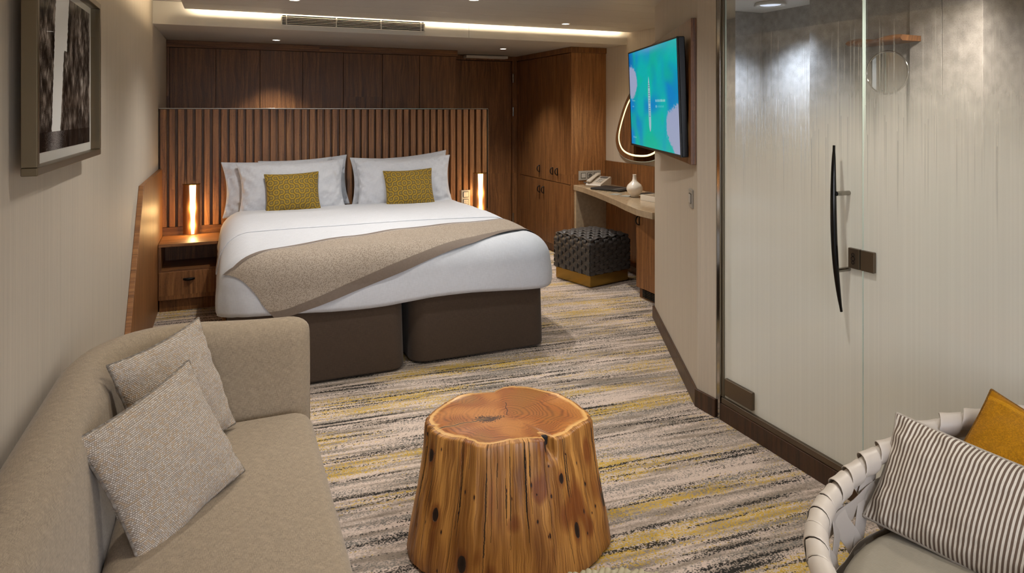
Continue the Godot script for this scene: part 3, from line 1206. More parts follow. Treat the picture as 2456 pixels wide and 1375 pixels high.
func glass_wall() -> void:
	var g := thing("glass_partition", "fixed frosted glass bathroom screen on wooden plinth behind white woven chair", "glass panel", P(2.23, 0.0, 1.0))
	obj("plinth", bx(2.20, 2.262, 0.0, 0.082, -1.6, 2.60, 0.002), M.walnut_dark, g)
	obj("channel", bx(2.205, 2.258, 0.082, 0.112, -1.6, 1.822, 0.003), M.bronze, g)
	var pane := func(d0: float, d1: float, x: float, y0: float, y1: float) -> MB:
		var m := MB.new()
		for s in [[x, -1.0], [x + 0.010, 1.0]]:
			var nn := Vector3(s[1], 0, 0)
			m.quad(m.put(P(s[0], y0, d1), nn, Vector2(0, 1)), m.put(P(s[0], y0, d0), nn, Vector2(1, 1)), m.put(P(s[0], y1, d0), nn, Vector2(1, 0)), m.put(P(s[0], y1, d1), nn, Vector2(0, 0)))
		return m
	var face := func(d0: float, d1: float, x: float, y0: float, y1: float) -> MB:
		var m := MB.new()
		var nn := Vector3(-1, 0, 0)
		m.quad(m.put(P(x, y0, d1), nn, Vector2(0, 1)), m.put(P(x, y0, d0), nn, Vector2(1, 1)), m.put(P(x, y1, d0), nn, Vector2(1, 0)), m.put(P(x, y1, d1), nn, Vector2(0, 0)))
		return m
	obj("frosted_film", face.call(-0.6, 1.8215, 2.222, 0.10, 2.247), M.frost_fixed, g)
	obj("pane", face.call(-1.6, 1.8215, 2.232, 0.10, 2.247), M.glass, g)
	obj("pane_edge", bx(2.2225, 2.2315, 0.112, 2.247, 1.8195, 1.8215, 0.0005), M.glass_edge, g)

	var o := thing("glass_door", "frosted glass bathroom door with long curved dark pull handle", "door", P(2.23, 0.082, 2.2))
	obj("frosted_film", face.call(1.826, 2.592, 2.222, 0.10, 2.247), M.frost_door, o)
	obj("pane", face.call(1.826, 2.592, 2.232, 0.10, 2.247), M.glass, o)
	obj("pane_edge", bx(2.2225, 2.2315, 0.112, 2.247, 1.826, 1.828, 0.0005), M.glass_edge, o)
	obj("pane_edge", bx(2.2225, 2.2315, 0.112, 2.247, 2.590, 2.592, 0.0005), M.glass_edge, o)
	obj("threshold", bx(2.205, 2.258, 0.082, 0.110, 1.824, 2.60, 0.003), M.bronze, o)
	obj("patch_fitting", bx(2.206, 2.246, 0.126, 0.208, 2.392, 2.578, 0.003), M.bronze, o)
	var hg := obj("hinge_plate", bx(2.206, 2.221, 0.894, 0.971, 1.827, 1.878, 0.002), M.bronze, o)
	obj("hinge_plate", bx(2.206, 2.221, 0.894, 0.971, 1.766, 1.8235, 0.002), M.bronze, o)
	# the small rings stamped on the plate
	for q in [[0.947, 0.006], [0.932, 0.008], [0.917, 0.006]]:
		var ring := PackedVector3Array()
		for i in 12:
			ring.append(P(2.2055, q[0] + q[1] * sin(TAU * i / 12), 1.855 + q[1] * cos(TAU * i / 12)))
		obj("stamped_ring", MB.new().tube(ring, 0.0012, 5, true), M.dark_steel, hg)
	var path := PackedVector3Array()
	var rad := []
	for i in 31:
		var s := i / 30.0
		path.append(P(2.148 + 0.022 * (2.0 * s - 1.0) * (2.0 * s - 1.0), lerpf(0.728, 1.364, s), 1.876 + 0.034 * s + 0.012 * sin(PI * s) * (0.4 - s)))
		rad.append(0.0135 * pow(sin(PI * clampf(s, 0.03, 0.97)), 0.45) + 0.0015)
	var hd := obj("pull_handle", MB.new().tube(path, rad, 12, false, true, 0.8), M.dark_steel, o)
	for y in [0.885, 1.18]:
		obj("standoff", MB.new().tube(PackedVector3Array([P(2.155, y, 1.886), P(2.19, y, 1.886), P(2.224, y, 1.886)]), 0.009, 12), M.steel, hd)
	var po := thing("door_post", "slim polished steel post between striped wall and glass door", "post", P(2.215, 0.0, 2.615))
	obj("profile", bx(2.200, 2.24, 0.0, 2.248, 2.602, 2.625, 0.002), M.steel, po)
	obj("seal", bx(2.212, 2.236, 0.11, 2.247, 2.594, 2.602, 0.001), M.trim, po)
	obj("jamb", bx(2.24, 2.30, 0.05, 2.248, 2.606, 2.63, 0.001), M.mirror, po)


func downlight(x: float, y: float, d: float, label: String, e: float, angle := 52.0, blend := 0.7, towards := Vector3.DOWN) -> void:
	var o := thing("downlight", label, "downlight", P(x, y - 0.004, d), "recessed ceiling downlights")
	obj("trim_ring", MB.new().lathe(P(x, y, d), [Vector2(0.031, 0.012), Vector2(0.031, -0.001), Vector2(0.034, -0.004), Vector2(0.041, -0.003), Vector2(0.042, 0.0)], 28), M.white_paint, o)
	obj("lens_glow", MB.new().lathe(P(x, y - 0.0015, d), [Vector2(0.0005, 0.0), Vector2(0.031, 0.0)], 24), M.spot_glow, o)
	spot(P(x, y - 0.012, d), towards, Color(1.0, 0.985, 0.962), e, angle, blend, 0.03)


func ceiling_fittings() -> void:
	downlight(0.41, 2.136, 6.40, "bright recessed downlight in soffit over overhead cabinets above left pillow", 3.6, 44.0, 1.0)
	downlight(2.62, 2.136, 6.40, "bright recessed downlight in soffit by the entrance door top", 3.4, 46.0, 1.0)
	downlight(2.69, 2.248, 5.15, "bright recessed downlight in planked ceiling near wardrobe and television", 2.4, 64.0, 0.9)
	downlight(1.535, 2.248, 4.27, "bright recessed downlight in planked ceiling above the foot of the bed", 2.1, 66.0, 0.9)
	for q in [[0.42, 4.75, 2.5, "middle of the bed"], [0.30, 3.00, 1.5, "far arm of the sofa"], [1.50, 3.05, 0.7, "carpet between bed and stump table"], [0.42, 1.75, 0.8, "sofa seat"], [1.50, 1.75, 1.2, "white woven armchair"], [1.20, 0.45, 0.8, "carpet by the balcony door"]]:
		downlight(q[0], 2.248, q[1], "recessed downlight in the planked ceiling over the " + q[3], q[2], 66.0, 0.9)

	# light strips hidden on top of the dropped ceiling
	var s := thing("cove_light_strip", "warm light strip hidden above ceiling edge along the fascia with grille", "light strip", P(1.6, 2.262, 5.46))
	obj("strip_glow", bx(-0.25, 3.50, 2.2625, 2.268, 5.455, 5.470, 0.001), M.led, s)
	var l := area(P(1.62, 2.2700, 5.468), Vector3(0, 0.25, -1), 3.72, 0.01, Color(1.0, 0.93, 0.80), 1.9)
	l.area_normalize_energy = true
	s = thing("cove_light_strip", "warm light strip hidden above ceiling edge along picture wall", "light strip", P(-0.27, 2.262, 2.4))
	obj("strip_glow", bx(-0.277, -0.262, 2.2625, 2.268, -1.4, 5.40, 0.001), M.led, s)
	l = area(P(-0.275, 2.2700, 2.0), Vector3(-1, 0.25, 0), 6.7, 0.01, Color(1.0, 0.90, 0.74), 2.0)
	l.area_normalize_energy = true

	var v := thing("air_grille", "long cream slotted air grille in the ceiling fascia above bed", "grille", P(0.97, 2.166, 5.53))
	for q in [[0.393, 1.542, 2.166, 2.172], [0.393, 1.542, 2.243, 2.2478]]:
		obj("frame_rail", bx(q[0], q[1], q[2], q[3], 5.510, 5.54, 0.001), M.white_paint, v)
	for x in [0.394, 0.428, 0.81, 1.17, 1.508, 1.537]:
		obj("frame_stile", bx(x - 0.003, x + 0.004, 2.166, 2.2478, 5.509, 5.54, 0.001), M.white_paint, v)
	for i in 5:
		obj("slat", MB.new().box(P(0.9675, 2.1835 + i * 0.0122, 5.520), Vector3(1.145, 0.0045, 0.018), 0.001, Basis(Vector3.RIGHT, 0.25)), M.white_paint, v)


# ---------------------------------------------------------------- joinery
func half_moon_pull(at: Vector3, out: Vector3, parent: Node3D) -> void:
	var along := Vector3.UP
	var m := MB.new()
	var path := PackedVector3Array()
	for i in 13:
		var a := PI * (i / 12.0 - 0.5)
		path.append(at + along * sin(a) * 0.036 + out * (cos(a) * 0.030 + 0.002))
	m.tube(path, 0.0045, 8, false, true, 2.0, out.cross(along))
	var side := out.cross(along)
	m.box(at + out * 0.002, (along * 0.078 + side * 0.014 + out * 0.004).abs(), 0.001)
	obj("handle", m, M.iron, parent)


func joinery() -> void:
	# overhead cabinets along the far wall
	var c := thing("overhead_cabinet", "long run of dark wood overhead cabinets behind the slatted headboard", "cabinet", P(0.87, 1.2, 7.05))
	obj("body", bx(-0.498, 2.24, 1.2, 2.135, 6.79, 7.37, 0.002), M.wood, c)
	obj("crown", bx(-0.499, 2.245, 2.072, 2.135, 6.755, 6.79, 0.002, true), M.wood, c)
	obj("end_stile", bx(-0.499, -0.476, 1.2, 2.072, 6.762, 6.79, 0.002), M.wood, c)
	var xs := [-0.474, -0.094, 0.288, 0.676, 1.062, 1.449, 1.835, 2.229]
	for i in 7:
		obj("door", bx(xs[i] + 0.0025, xs[i + 1] - 0.0025, 1.21, 2.068, 6.77, 6.789, 0.0015), M.wood, c)

	# the slatted headboard wall
	var h := thing("headboard", "tall wooden headboard of vertical slats with thin metal top trim", "headboard", P(0.9, 0.0, 6.05))
	obj("panel", bx(-0.498, 2.288, 0.0, 1.512, 6.028, 6.11, 0.002), M.wood, h)
	obj("trim_bar", bx(-0.498, 2.293, 1.512, 1.519, 5.978, 6.115, 0.001), M.trim, h)
	obj("trim_bar", bx(2.288, 2.293, 0.0, 1.512, 5.978, 6.115, 0.001), M.trim, h)
	obj("foot_rail", bx(-0.498, 2.288, 0.40, 0.568, 5.988, 6.0285, 0.001, true), M.wood, h)
	var x := -0.485
	var i := 0
	while x < 2.25:
		var w: float = [0.044, 0.041, 0.045, 0.042][i % 4]
		obj("slat", bx(x, minf(x + w, 2.284), 0.57, 1.510, 5.980, 6.0285, 0.002), M.wood_slat, h)
		x += 0.0633
		i += 1

	# bedside cabinet
	var n := thing("nightstand", "wooden bedside cabinet with open niche and one drawer beside the bed", "nightstand", P(-0.26, 0.0, 5.8))
	obj("top", bx(-0.467, -0.055, 0.482, 0.505, 5.59, 5.978, 0.002, true), M.wood_slat, n)
	for q in [[-0.467, -0.449], [-0.073, -0.055]]:
		obj("side", bx(q[0], q[1], 0.088, 0.482, 5.59, 5.978, 0.001), M.wood, n)
	obj("shelf", bx(-0.449, -0.073, 0.290, 0.312, 5.592, 5.978, 0.001, true), M.wood, n)
	obj("back", bx(-0.449, -0.073, 0.088, 0.482, 5.955, 5.978, 0.0), M.wood, n)
	obj("plinth", bx(-0.462, -0.06, 0.0, 0.086, 5.61, 5.97, 0.001), M.wood, n)
	var dr := obj("drawer", bx(-0.465, -0.057, 0.090, 0.297, 5.585, 5.600, 0.002), M.wood_slat, n)
	var cup := MB.new()
	var rows := []
	for a in 9:
		var ang := PI * a / 8.0
		rows.append(PackedVector3Array([P(-0.262 - 0.036 * cos(ang), 0.243, 5.584), P(-0.262 - 0.036 * cos(ang), 0.243, 5.584 - 0.001 - 0.022 * sin(ang)), P(-0.262 - 0.036 * cos(ang), 0.238 - 0.006 * sin(ang), 5.583 - 0.022 * sin(ang)), P(-0.262 - 0.036 * cos(ang), 0.231 - 0.010 * sin(ang), 5.584)]))
	cup.skin(rows)
	cup.box(P(-0.262, 0.236, 5.5835), Vector3(0.080, 0.016, 0.003), 0.001)
	obj("handle", cup, M.iron, dr)

	var sp := upright([Vector2(5.977, 0.0), Vector2(5.977, 1.036), Vector2(4.70, 1.036), Vector2(3.80, 0.0)], -0.4995, -0.470, 0.003)
	tag(obj("side_panel", sp, M.wood_slat), "low wooden wall panel with slanted front edge beside the nightstand", "panel")

	# wardrobe by the entrance
	var w := thing("wardrobe", "tall dark wood wardrobe with half moon handles beside the desk", "wardrobe", P(3.36, 0.0, 6.6))
	obj("body", bx(3.178, 3.562, 0.088, 2.08, 5.945, 7.28, 0.001), M.wood, w)
	obj("end_panel", bx(3.162, 3.562, 0.0, 2.08, 5.93, 5.945, 0.002), M.wood_slat, w)
	obj("crown", bx(3.150, 3.562, 2.08, 2.135, 5.918, 7.28, 0.002), M.wood, w)
	obj("plinth", bx(3.195, 3.5, 0.0, 0.088, 5.95, 7.27, 0.001), M.wood, w)
	for q in [[6.623, 7.20, 0.755, 2.074, 6.661], [6.262, 6.619, 0.755, 2.074, 6.338], [5.948, 6.258, 0.755, 2.074, 6.241], [6.607, 7.20, 0.092, 0.748, 6.655], [5.948, 6.603, 0.092, 0.748, 6.555]]:
		var dd := obj("door", bx(3.160, 3.177, q[2], q[3], q[0], q[1], 0.0015), M.wood, w)
		half_moon_pull(P(3.160, 0.863 if q[2] > 0.5 else 0.640, clampf(q[4], q[0] + 0.03, q[1] - 0.03)), Vector3(-1, 0, 0), dd)
	obj("filler", bx(3.160, 3.178, 0.092, 2.074, 7.203, 7.28, 0.001), M.wood, w)

	# desk
	var k := thing("desk", "built-in stone topped desk with curved front edge along mirror wall", "desk", P(3.3, 0.0, 5.0))
	var edge := [Vector2(3.185, 5.928), Vector2(3.165, 5.7), Vector2(3.11, 5.4), Vector2(3.045, 5.1), Vector2(2.975, 4.8), Vector2(2.905, 4.55), Vector2(2.845, 4.3), Vector2(2.845, 4.09), Vector2(3.56, 4.06), Vector2(3.56, 5.928)]
	obj("top", MB.new().prism(edge, 0.705, 0.757, 0.003), M.stone, k)
	obj("end_slab", bx(3.19, 3.56, 0.0, 0.705, 5.885, 5.928, 0.003), M.stone, k)
	obj("modesty_panel", bx(3.535, 3.56, 0.0, 0.704, 4.6, 5.885, 0.001), M.wood, k)
	obj("backsplash", bx(3.545, 3.562, 0.758, 0.992, 4.06, 5.928, 0.002), M.wood, k)
	obj("foot_rail", bx(3.44, 3.535, 0.0, 0.06, 4.6, 5.885, 0.002), M.wood, k)
	var f := thing("desk_cabinet", "wooden cabinet under the desk end with vent grille in its plinth", "cabinet", P(3.3, 0.0, 4.32))
	obj("body", bx(3.048, 3.534, 0.085, 0.704, 4.07, 4.58, 0.002), M.wood, f)
	var fd := obj("door", bx(3.030, 3.047, 0.085, 0.690, 4.08, 4.578, 0.002), M.wood_slat, f)
	half_moon_pull(P(3.030, 0.622, 4.535), Vector3(-1, 0, 0), fd)
	obj("plinth", bx(3.058, 3.52, 0.0, 0.085, 4.07, 4.57, 0.001), M.wood, f)
	var vg := obj("vent_grille", bx(3.052, 3.058, 0.012, 0.074, 4.075, 4.52, 0.001), M.iron, f)
	for j in 5:
		obj("louvre", bx(3.046, 3.054, 0.014 + j * 0.013, 0.019 + j * 0.013, 4.08, 4.515, 0.0008), M.black, vg)
	for j in 6:
		obj("louvre_post", bx(3.045, 3.054, 0.012, 0.074, 4.10 + j * 0.075, 4.106 + j * 0.075, 0.0008), M.black, vg)

	# pebble mirror with its light line
	var mr := thing("lit_mirror", "pebble shaped wall mirror with glowing light ring above the desk", "mirror", P(3.55, 1.02, 5.3))
	var pts := [Vector2(5.695, 1.23), Vector2(5.655, 1.11), Vector2(5.54, 1.045), Vector2(5.335, 1.022), Vector2(5.08, 1.045), Vector2(4.93, 1.13), Vector2(4.90, 1.34), Vector2(5.00, 1.58), Vector2(5.16, 1.73), Vector2(5.33, 1.745), Vector2(5.49, 1.62), Vector2(5.62, 1.42)]
	var loop := smooth_loop(pts, 7)
	var arr := []
	for p in loop:
		arr.append(p)
	obj("mirror_glass", upright(arr, 3.528, 3.540, 0.002, true), M.mirror, mr)
	var small := []
	var mid := Vector2(5.3, 1.36)
	for p in loop:
		small.append(mid + (p - mid) * 0.80)
	obj("back_box", upright(small, 3.540, 3.562, 0.0, true), M.plate, mr)
	var rim := PackedVector3Array()
	var led := PackedVector3Array()
	for p in loop:
		rim.append(P(3.533, p.y, p.x))
		var q: Vector2 = mid + (p - mid) * 0.84
		led.append(P(3.5275, q.y, q.x))
	obj("glass_edge", MB.new().tube(rim, 0.005, 6, true), M.glass_edge, mr)
	obj("light_ring", MB.new().tube(led, 0.0085, 8, true, false, 0.35, Vector3.RIGHT), M.ring_glow, mr)
	omni(P(3.40, 1.36, 5.3), Color(1.0, 0.86, 0.62), 0.10, 0.2)


func bed_lamp(x: float, tilt: float, label: String) -> void:
	var o := thing("bedside_lamp", label, "lamp", P(x, 0.505, 5.96), "lamps on the headboard")
	var c := P(x, 0.0, 5.978)
	# a half round wooden shield slit by a tapering gap
	for s in [0, 1]:
		var rows := []
		for i in 13:
			var y := lerpf(0.510, 0.905, i / 12.0)
			var gap := lerpf(0.19, 0.46, i / 12.0)
			var row := PackedVector3Array()
			for j in 9:
				var a := lerpf(PI if s else 0.0, PI * 0.5 + tilt + (gap if s else -gap), j / 8.0)
				row.append(c + Vector3(cos(a) * 0.060, y, sin(a) * 0.060))
			for j in range(8, -1, -1):
				var a := lerpf(PI if s else 0.0, PI * 0.5 + tilt + (gap if s else -gap), j / 8.0)
				row.append(c + Vector3(cos(a) * 0.055, y, sin(a) * 0.055))
			rows.append(row)
		obj("shield", MB.new().skin(rows, true), M.wood_slat, o)
	var rows2 := []
	for y in [0.512, 0.65, 0.78, 0.903]:
		var row := PackedVector3Array()
		for j in 13:
			var a := PI * j / 12.0
			row.append(c + Vector3(cos(a) * 0.050, y, sin(a) * 0.050))
		rows2.append(row)
	obj("diffuser_glow", MB.new().skin(rows2), M.lamp_glow, o)
	obj("cap", MB.new().lathe(c, [Vector2(0.001, 0.912), Vector2(0.065, 0.912), Vector2(0.066, 0.909), Vector2(0.065, 0.905), Vector2(0.001, 0.905)], 20, 0.0, PI), M.brass, o)
	omni(c + Vector3(sin(-tilt) * 0.06, 0.72, 0.075), Color(1.0, 0.80, 0.52), 0.08, 0.02)
	omni(c + Vector3(sin(-tilt) * 0.06, 0.58, 0.075), Color(1.0, 0.80, 0.52), 0.05, 0.02)


func wall_plate(called: String, label: String, at: Vector3, right: Vector3, up: Vector3, cells: Array, vertical := false) -> void:
	var n := cells.size()
	var o := thing(called, label, "wall plate", at, "", axes(right, up))
	var w := 0.088 if vertical else 0.083 * n + 0.005
	var h := 0.071 * n + 0.012 if vertical else 0.095
	obj("frame", MB.new().box(Vector3(0, 0, 0.004), Vector3(w, h, 0.008), 0.002), M.plate, o, true)
	for i in n:
		var c := Vector3(0, (n - 1) * 0.0355 - i * 0.071, 0.0) if vertical else Vector3((i - (n - 1) * 0.5) * 0.074, 0.0, 0.0)
		obj("surround", MB.new().box(c + Vector3(0, 0, 0.0085), Vector3(0.054, 0.054, 0.003), 0.001), M.black, o, true)
		var kk := obj("rocker" if cells[i] == "switch" else "socket", MB.new().box(c + Vector3(0, 0, 0.0105), Vector3(0.046, 0.046, 0.005), 0.001), M.key, o, true)
		if cells[i] == "round":
			obj("socket_well", MB.new().lathe(Vector3.ZERO, [Vector2(0.001, 0.0), Vector2(0.015, 0.0), Vector2(0.019, 0.003), Vector2(0.020, 0.003)], 20), M.phone_dark, kk, true).transform = Transform3D(Basis(Vector3.RIGHT, PI / 2), c + Vector3(0, 0, 0.0132))
		elif cells[i] == "slots":
			for q in [[-0.010, 0.006], [0.010, 0.006], [-0.012, -0.010], [0.0, -0.010], [0.012, -0.010]]:
				obj("slot", MB.new().box(c + Vector3(q[0], q[1], 0.0132), Vector3(0.006, 0.005, 0.001), 0.0003), M.black, kk, true)


func electrics() -> void:
	wall_plate("socket_plate", "grey triple switch and socket plate on wardrobe side above desk phone", P(3.368, 0.846, 5.9295), Vector3.RIGHT, Vector3.UP, ["switch", "round", "slots"])
	wall_plate("bedside_plate", "grey double switch and socket plate on headboard by right pillow", P(2.066, 0.675, 5.9795), Vector3.RIGHT, Vector3.UP, ["switch", "slots"], true)
	wall_plate("light_switch", "single grey light switch on striped wall under the television", P(2.2576, 1.036, 2.888) + Vector3(-0.893, 0, -0.45) * 0.0008, Vector3(-0.45, 0, 0.893), Vector3.UP, ["switch"])
	bed_lamp(-0.262, -0.22, "glowing half round wooden lamp on headboard above the nightstand")
	bed_lamp(2.208, 0.22, "glowing half round wooden lamp on headboard beside the wall plate")

	# television on its board
	var b := thing("television_board", "wide wooden mounting board on striped wall behind the television", "board", P(2.51, 1.2, 3.42))
	var nn := Vector2(-0.893, 0.45)
	var a0 := Vector2(2.842, 4.055) + nn * 0.001
	var a1 := Vector2(2.205, 2.783) + nn * 0.001
	obj("panel", MB.new().prism([a0, a1, a1 + nn * 0.028, a0 + nn * 0.028], 1.222, 1.972, 0.002), M.wood, b)
	var tv := thing("television", "flat television showing turquoise sea swung out from wooden board", "television", P(2.346, 1.574, 3.383), "", axes(Vector3(-0.3405, -0.008, 0.9405), Vector3(-0.038, 0.999, -0.006)))
	obj("case", MB.new().box(Vector3(0, 0, -0.022), Vector3(1.11, 0.63, 0.036), 0.005), M.black, tv, true)
	for q in [[0.0, 0.3105, 1.11, 0.009], [0.0, -0.3085, 1.11, 0.013], [-0.5505, 0.0, 0.009, 0.63], [0.5505, 0.0, 0.009, 0.63]]:
		obj("bezel", MB.new().box(Vector3(q[0], q[1], -0.001), Vector3(q[2], q[3], 0.008), 0.001), M.black, tv, true)
	var sc := MB.new()
	sc.quad(sc.put(Vector3(-0.546, -0.302, 0), Vector3.BACK, Vector2(0, 1)), sc.put(Vector3(0.546, -0.302, 0), Vector3.BACK, Vector2(1, 1)), sc.put(Vector3(0.546, 0.306, 0), Vector3.BACK, Vector2(1, 0)), sc.put(Vector3(-0.546, 0.306, 0), Vector3.BACK, Vector2(0, 0)))
	obj("screen", sc, M.screen, tv, true)
	obj("mount_arm", MB.new().box(Vector3(0.05, -0.05, -0.068), Vector3(0.30, 0.20, 0.058), 0.005), M.black, tv, true)
	var l := area(P(2.346, 1.574, 3.383) + Vector3(-0.94, -0.038, -0.34) * 0.02, Vector3(-0.94, -0.038, -0.34), 1.05, 0.58, Color(0.25, 0.80, 0.90), 0.10)
	l.area_normalize_energy = true


func picture() -> void:
	var o := thing("picture", "framed dark photograph of pale gap between cliffs on left wall", "picture", P(-0.45, 1.334, 2.48))
	var y0 := 1.334
	var y1 := 1.902
	var d0 := 2.02
	var d1 := 2.944
	for q in [[y0, y0 + 0.021, d0, d1], [y1 - 0.021, y1, d0, d1], [y0 + 0.021, y1 - 0.021, d0, d0 + 0.021], [y0 + 0.021, y1 - 0.021, d1 - 0.021, d1]]:
		obj("frame_bar", bx(-0.474, -0.438, q[0], q[1], q[2], q[3], 0.002), M.champagne, o)
	obj("mount", bx(-0.473, -0.468, y0 + 0.01, y1 - 0.01, d0 + 0.01, d1 - 0.01, 0.0), M.mat_board, o)
	obj("wall_cleat", bx(-0.4995, -0.474, y1 - 0.2, y1 - 0.12, d0 + 0.2, d1 - 0.2, 0.002), M.iron, o)
	var m := MB.new()
	var nn := Vector3.RIGHT
	m.quad(m.put(P(-0.467, y0 + 0.05, d0 + 0.035), nn, Vector2(0, 1)), m.put(P(-0.467, y0 + 0.05, d1 - 0.05), nn, Vector2(1, 1)), m.put(P(-0.467, y1 - 0.045, d1 - 0.05), nn, Vector2(1, 0)), m.put(P(-0.467, y1 - 0.045, d0 + 0.035), nn, Vector2(0, 0)))
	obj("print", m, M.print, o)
	var g := MB.new()
	g.quad(g.put(P(-0.446, y0 + 0.018, d0 + 0.018), nn), g.put(P(-0.446, y0 + 0.018, d1 - 0.018), nn), g.put(P(-0.446, y1 - 0.018, d1 - 0.018), nn), g.put(P(-0.446, y1 - 0.018, d0 + 0.018), nn))
	obj("pane", g, M.picture_glass, o)


# ---------------------------------------------------------------- bed
const BX0 := -0.045
const BX1 := 1.975
const BD0 := 3.83
const BD1 := 6.3
const BR := 0.22
const BE := 0.18
var fold_noise := FastNoiseLite.new()


# cloth laid over the mattress: (a, b) are measured along the cloth, past the edge they run down the side
func drape(a: float, b: float, lift := 0.0) -> Vector3:
	var m := Vector2(clampf(a, BX0 + BR, BX1 - BR), clampf(b, BD0 + BR, BD1))
	var q := Vector2(a, b) - m
	var r := q.length()
	var top := 0.70 + 0.02 * exp(-pow((m.y - 4.9) / 0.6, 2.0)) + 0.004 * fold_noise.get_noise_2d(a * 90.0, b * 140.0)
	if r < 1e-6:
		return P(a, top + lift, b)
	var u := q / r
	var f := BR - BE
	if r <= f:
		return P(a, top + lift, b)
	var s := r - f
	if s < BE * PI / 2:
		var an := s / BE
		var out := f + BE * sin(an) + sin(an) * lift
		return P(m.x + u.x * out, top - BE * (1.0 - cos(an)) + cos(an) * lift, m.y + u.y * out)
	var t := s - BE * PI / 2
	var ang := atan2(u.y, u.x)
	var ripple := 0.010 * fold_noise.get_noise_2d(ang * 160.0, m.x * 90.0 + m.y * 60.0) * minf(1.0, t * 12.0)
	var out2 := BR + 0.25 * t - 1.2 * t * t + lift + ripple
	return P(m.x + u.x * out2, top - BE - t, m.y + u.y * out2)


func bed() -> void:
	fold_noise.seed = 9
	fold_noise.frequency = 0.02
	var o := thing("bed", "large double bed with white duvet and brown fabric skirts", "bed", P(0.95, 0.0, 4.9))
	for q in [[0.0, 0.955, 3.855, 0.09, 0.06], [0.998, 1.878, 3.875, 0.10, 0.03]]:
		var line := rrect(q[0], q[1], q[2], 5.96, q[3], 8)
		var sk := rslab(line, 0.012, 0.405, 0.012)
		for i in sk.v.size():
			# the cloth hangs a little outwards towards its hem
			sk.v[i].z += q[4] * (1.0 - sk.v[i].y / 0.405) * clampf((sk.v[i].z + 4.4) / 0.5, 0.0, 1.0)
		obj("skirt", sk, M.skirt, o)
	obj("mattress", rslab(rrect(0.0, 1.88, 3.90, 5.97, 0.10), 0.405, 0.66, 0.06), M.linen, o)
	obj("side_rail", upright([Vector2(5.96, 0.10), Vector2(5.96, 0.40), Vector2(4.40, 0.40), Vector2(4.25, 0.36), Vector2(4.12, 0.27), Vector2(4.02, 0.25), Vector2(4.0, 0.10)], -0.024, -0.002, 0.003), M.wood_slat, o)
	# duvet: a skin over the mattress top that falls past the edge to its hem
	var rows := []
	var n_ring := 132
	for i in 30:
		var row := PackedVector3Array()
		for j in n_ring + 1:
			# walk round from the far left corner along the left side, foot and right side
			var s := float(j) / n_ring
			var len_s := 5.55 - (BD0 + BR)
			var len_f := BX1 - BX0 - 2.0 * BR
			var arc := 0.55
			var total := 2.0 * len_s + len_f + 2.0 * arc
			var w := s * total
			var core: Vector2
			var dir: Vector2
			if w < len_s:
				core = Vector2(BX0 + BR, 5.55 - w)
				dir = Vector2(-1, 0)
			elif w < len_s + arc:
				core = Vector2(BX0 + BR, BD0 + BR)
				var an := PI + (w - len_s) / arc * PI * 0.5
				dir = Vector2(cos(an), sin(an))
			elif w < len_s + arc + len_f:
				core = Vector2(BX0 + BR + (w - len_s - arc), BD0 + BR)
				dir = Vector2(0, -1)
			elif w < len_s + 2.0 * arc + len_f:
				core = Vector2(BX1 - BR, BD0 + BR)
				var an := 1.5 * PI + (w - len_s - arc - len_f) / arc * PI * 0.5
				dir = Vector2(cos(an), sin(an))
			else:
				core = Vector2(BX1 - BR, BD0 + BR + (w - len_s - 2.0 * arc - len_f))
				dir = Vector2(1, 0)
			var hem := 0.455 + 0.012 * sin(s * 31.0) + 0.03 * smoothstep(0.45, 0.60, s) * smoothstep(0.85, 0.6, s) * 0.0
			if i < 8:
				var q := Vector2(0.96, clampf(core.y, 4.6, 5.55)).lerp(core, i / 8.0)
				row.append(drape(q.x, q.y))
			else:
				var r := hem * (i - 8) / 20.0
				if i == 29:
					r = hem
				var q := core + dir * r
				var p := drape(q.x, q.y)
				if i == 29:
					p -= Vector3(dir.x, 0, -dir.y) * 0.03
				row.append(p)
		rows.append(row)
	obj("duvet", MB.new().skin(rows), M.linen, o)
	# the turned back sheet
	var fr := []
	for i in 15:
		var row := PackedVector3Array()
		var q := i / 14.0
		for j in 61:
			var a := lerpf(BX0 - 0.16, BX1 + 0.16, j / 60.0)
			var front := 4.60 + 0.06 * sin(a * 1.7) + 0.012 * sin(a * 6.0)
			var b := lerpf(front, 5.72, maxf(0.0, (q - 0.2) / 0.8))
			var lift := 0.008
			if q < 0.2:
				lift = lerpf(-0.006, 0.008, sin(q / 0.2 * PI * 0.5))
				b = front - 0.006 * sin(q / 0.2 * PI)
			row.append(drape(a, b, lift + 0.005 * fold_noise.get_noise_2d(a * 50.0, b * 260.0) * q))
		fr.append(row)
	obj("turned_sheet", MB.new().skin(fr), M.linen, o)

	# runner: between two lines drawn along the cloth
	var up := Curve2D.new()
	for p in [Vector2(2.20, 4.47), Vector2(1.95, 4.475), Vector2(1.775, 4.468), Vector2(1.175, 4.40), Vector2(0.656, 4.241), Vector2(0.349, 4.106), Vector2(0.139, 3.975), Vector2(0.022, 3.935), Vector2(-0.052, 3.958)]:
		up.add_point(p)
	var lo := Curve2D.new()
	for p in [Vector2(2.25, 4.17), Vector2(2.05, 4.15), Vector2(1.897, 4.11), Vector2(1.396, 3.905), Vector2(1.186, 3.848), Vector2(0.999, 3.786), Vector2(0.706, 3.704), Vector2(0.455, 3.629), Vector2(0.324, 3.594), Vector2(0.239, 3.586)]:
		lo.add_point(p)
	var r := thing("bed_runner", "beige woven bed runner with taupe borders draped diagonally over bed foot", "bed runner", P(1.0, 0.70, 4.1))
	var ul := up.get_baked_length()
	var ll := lo.get_baked_length()
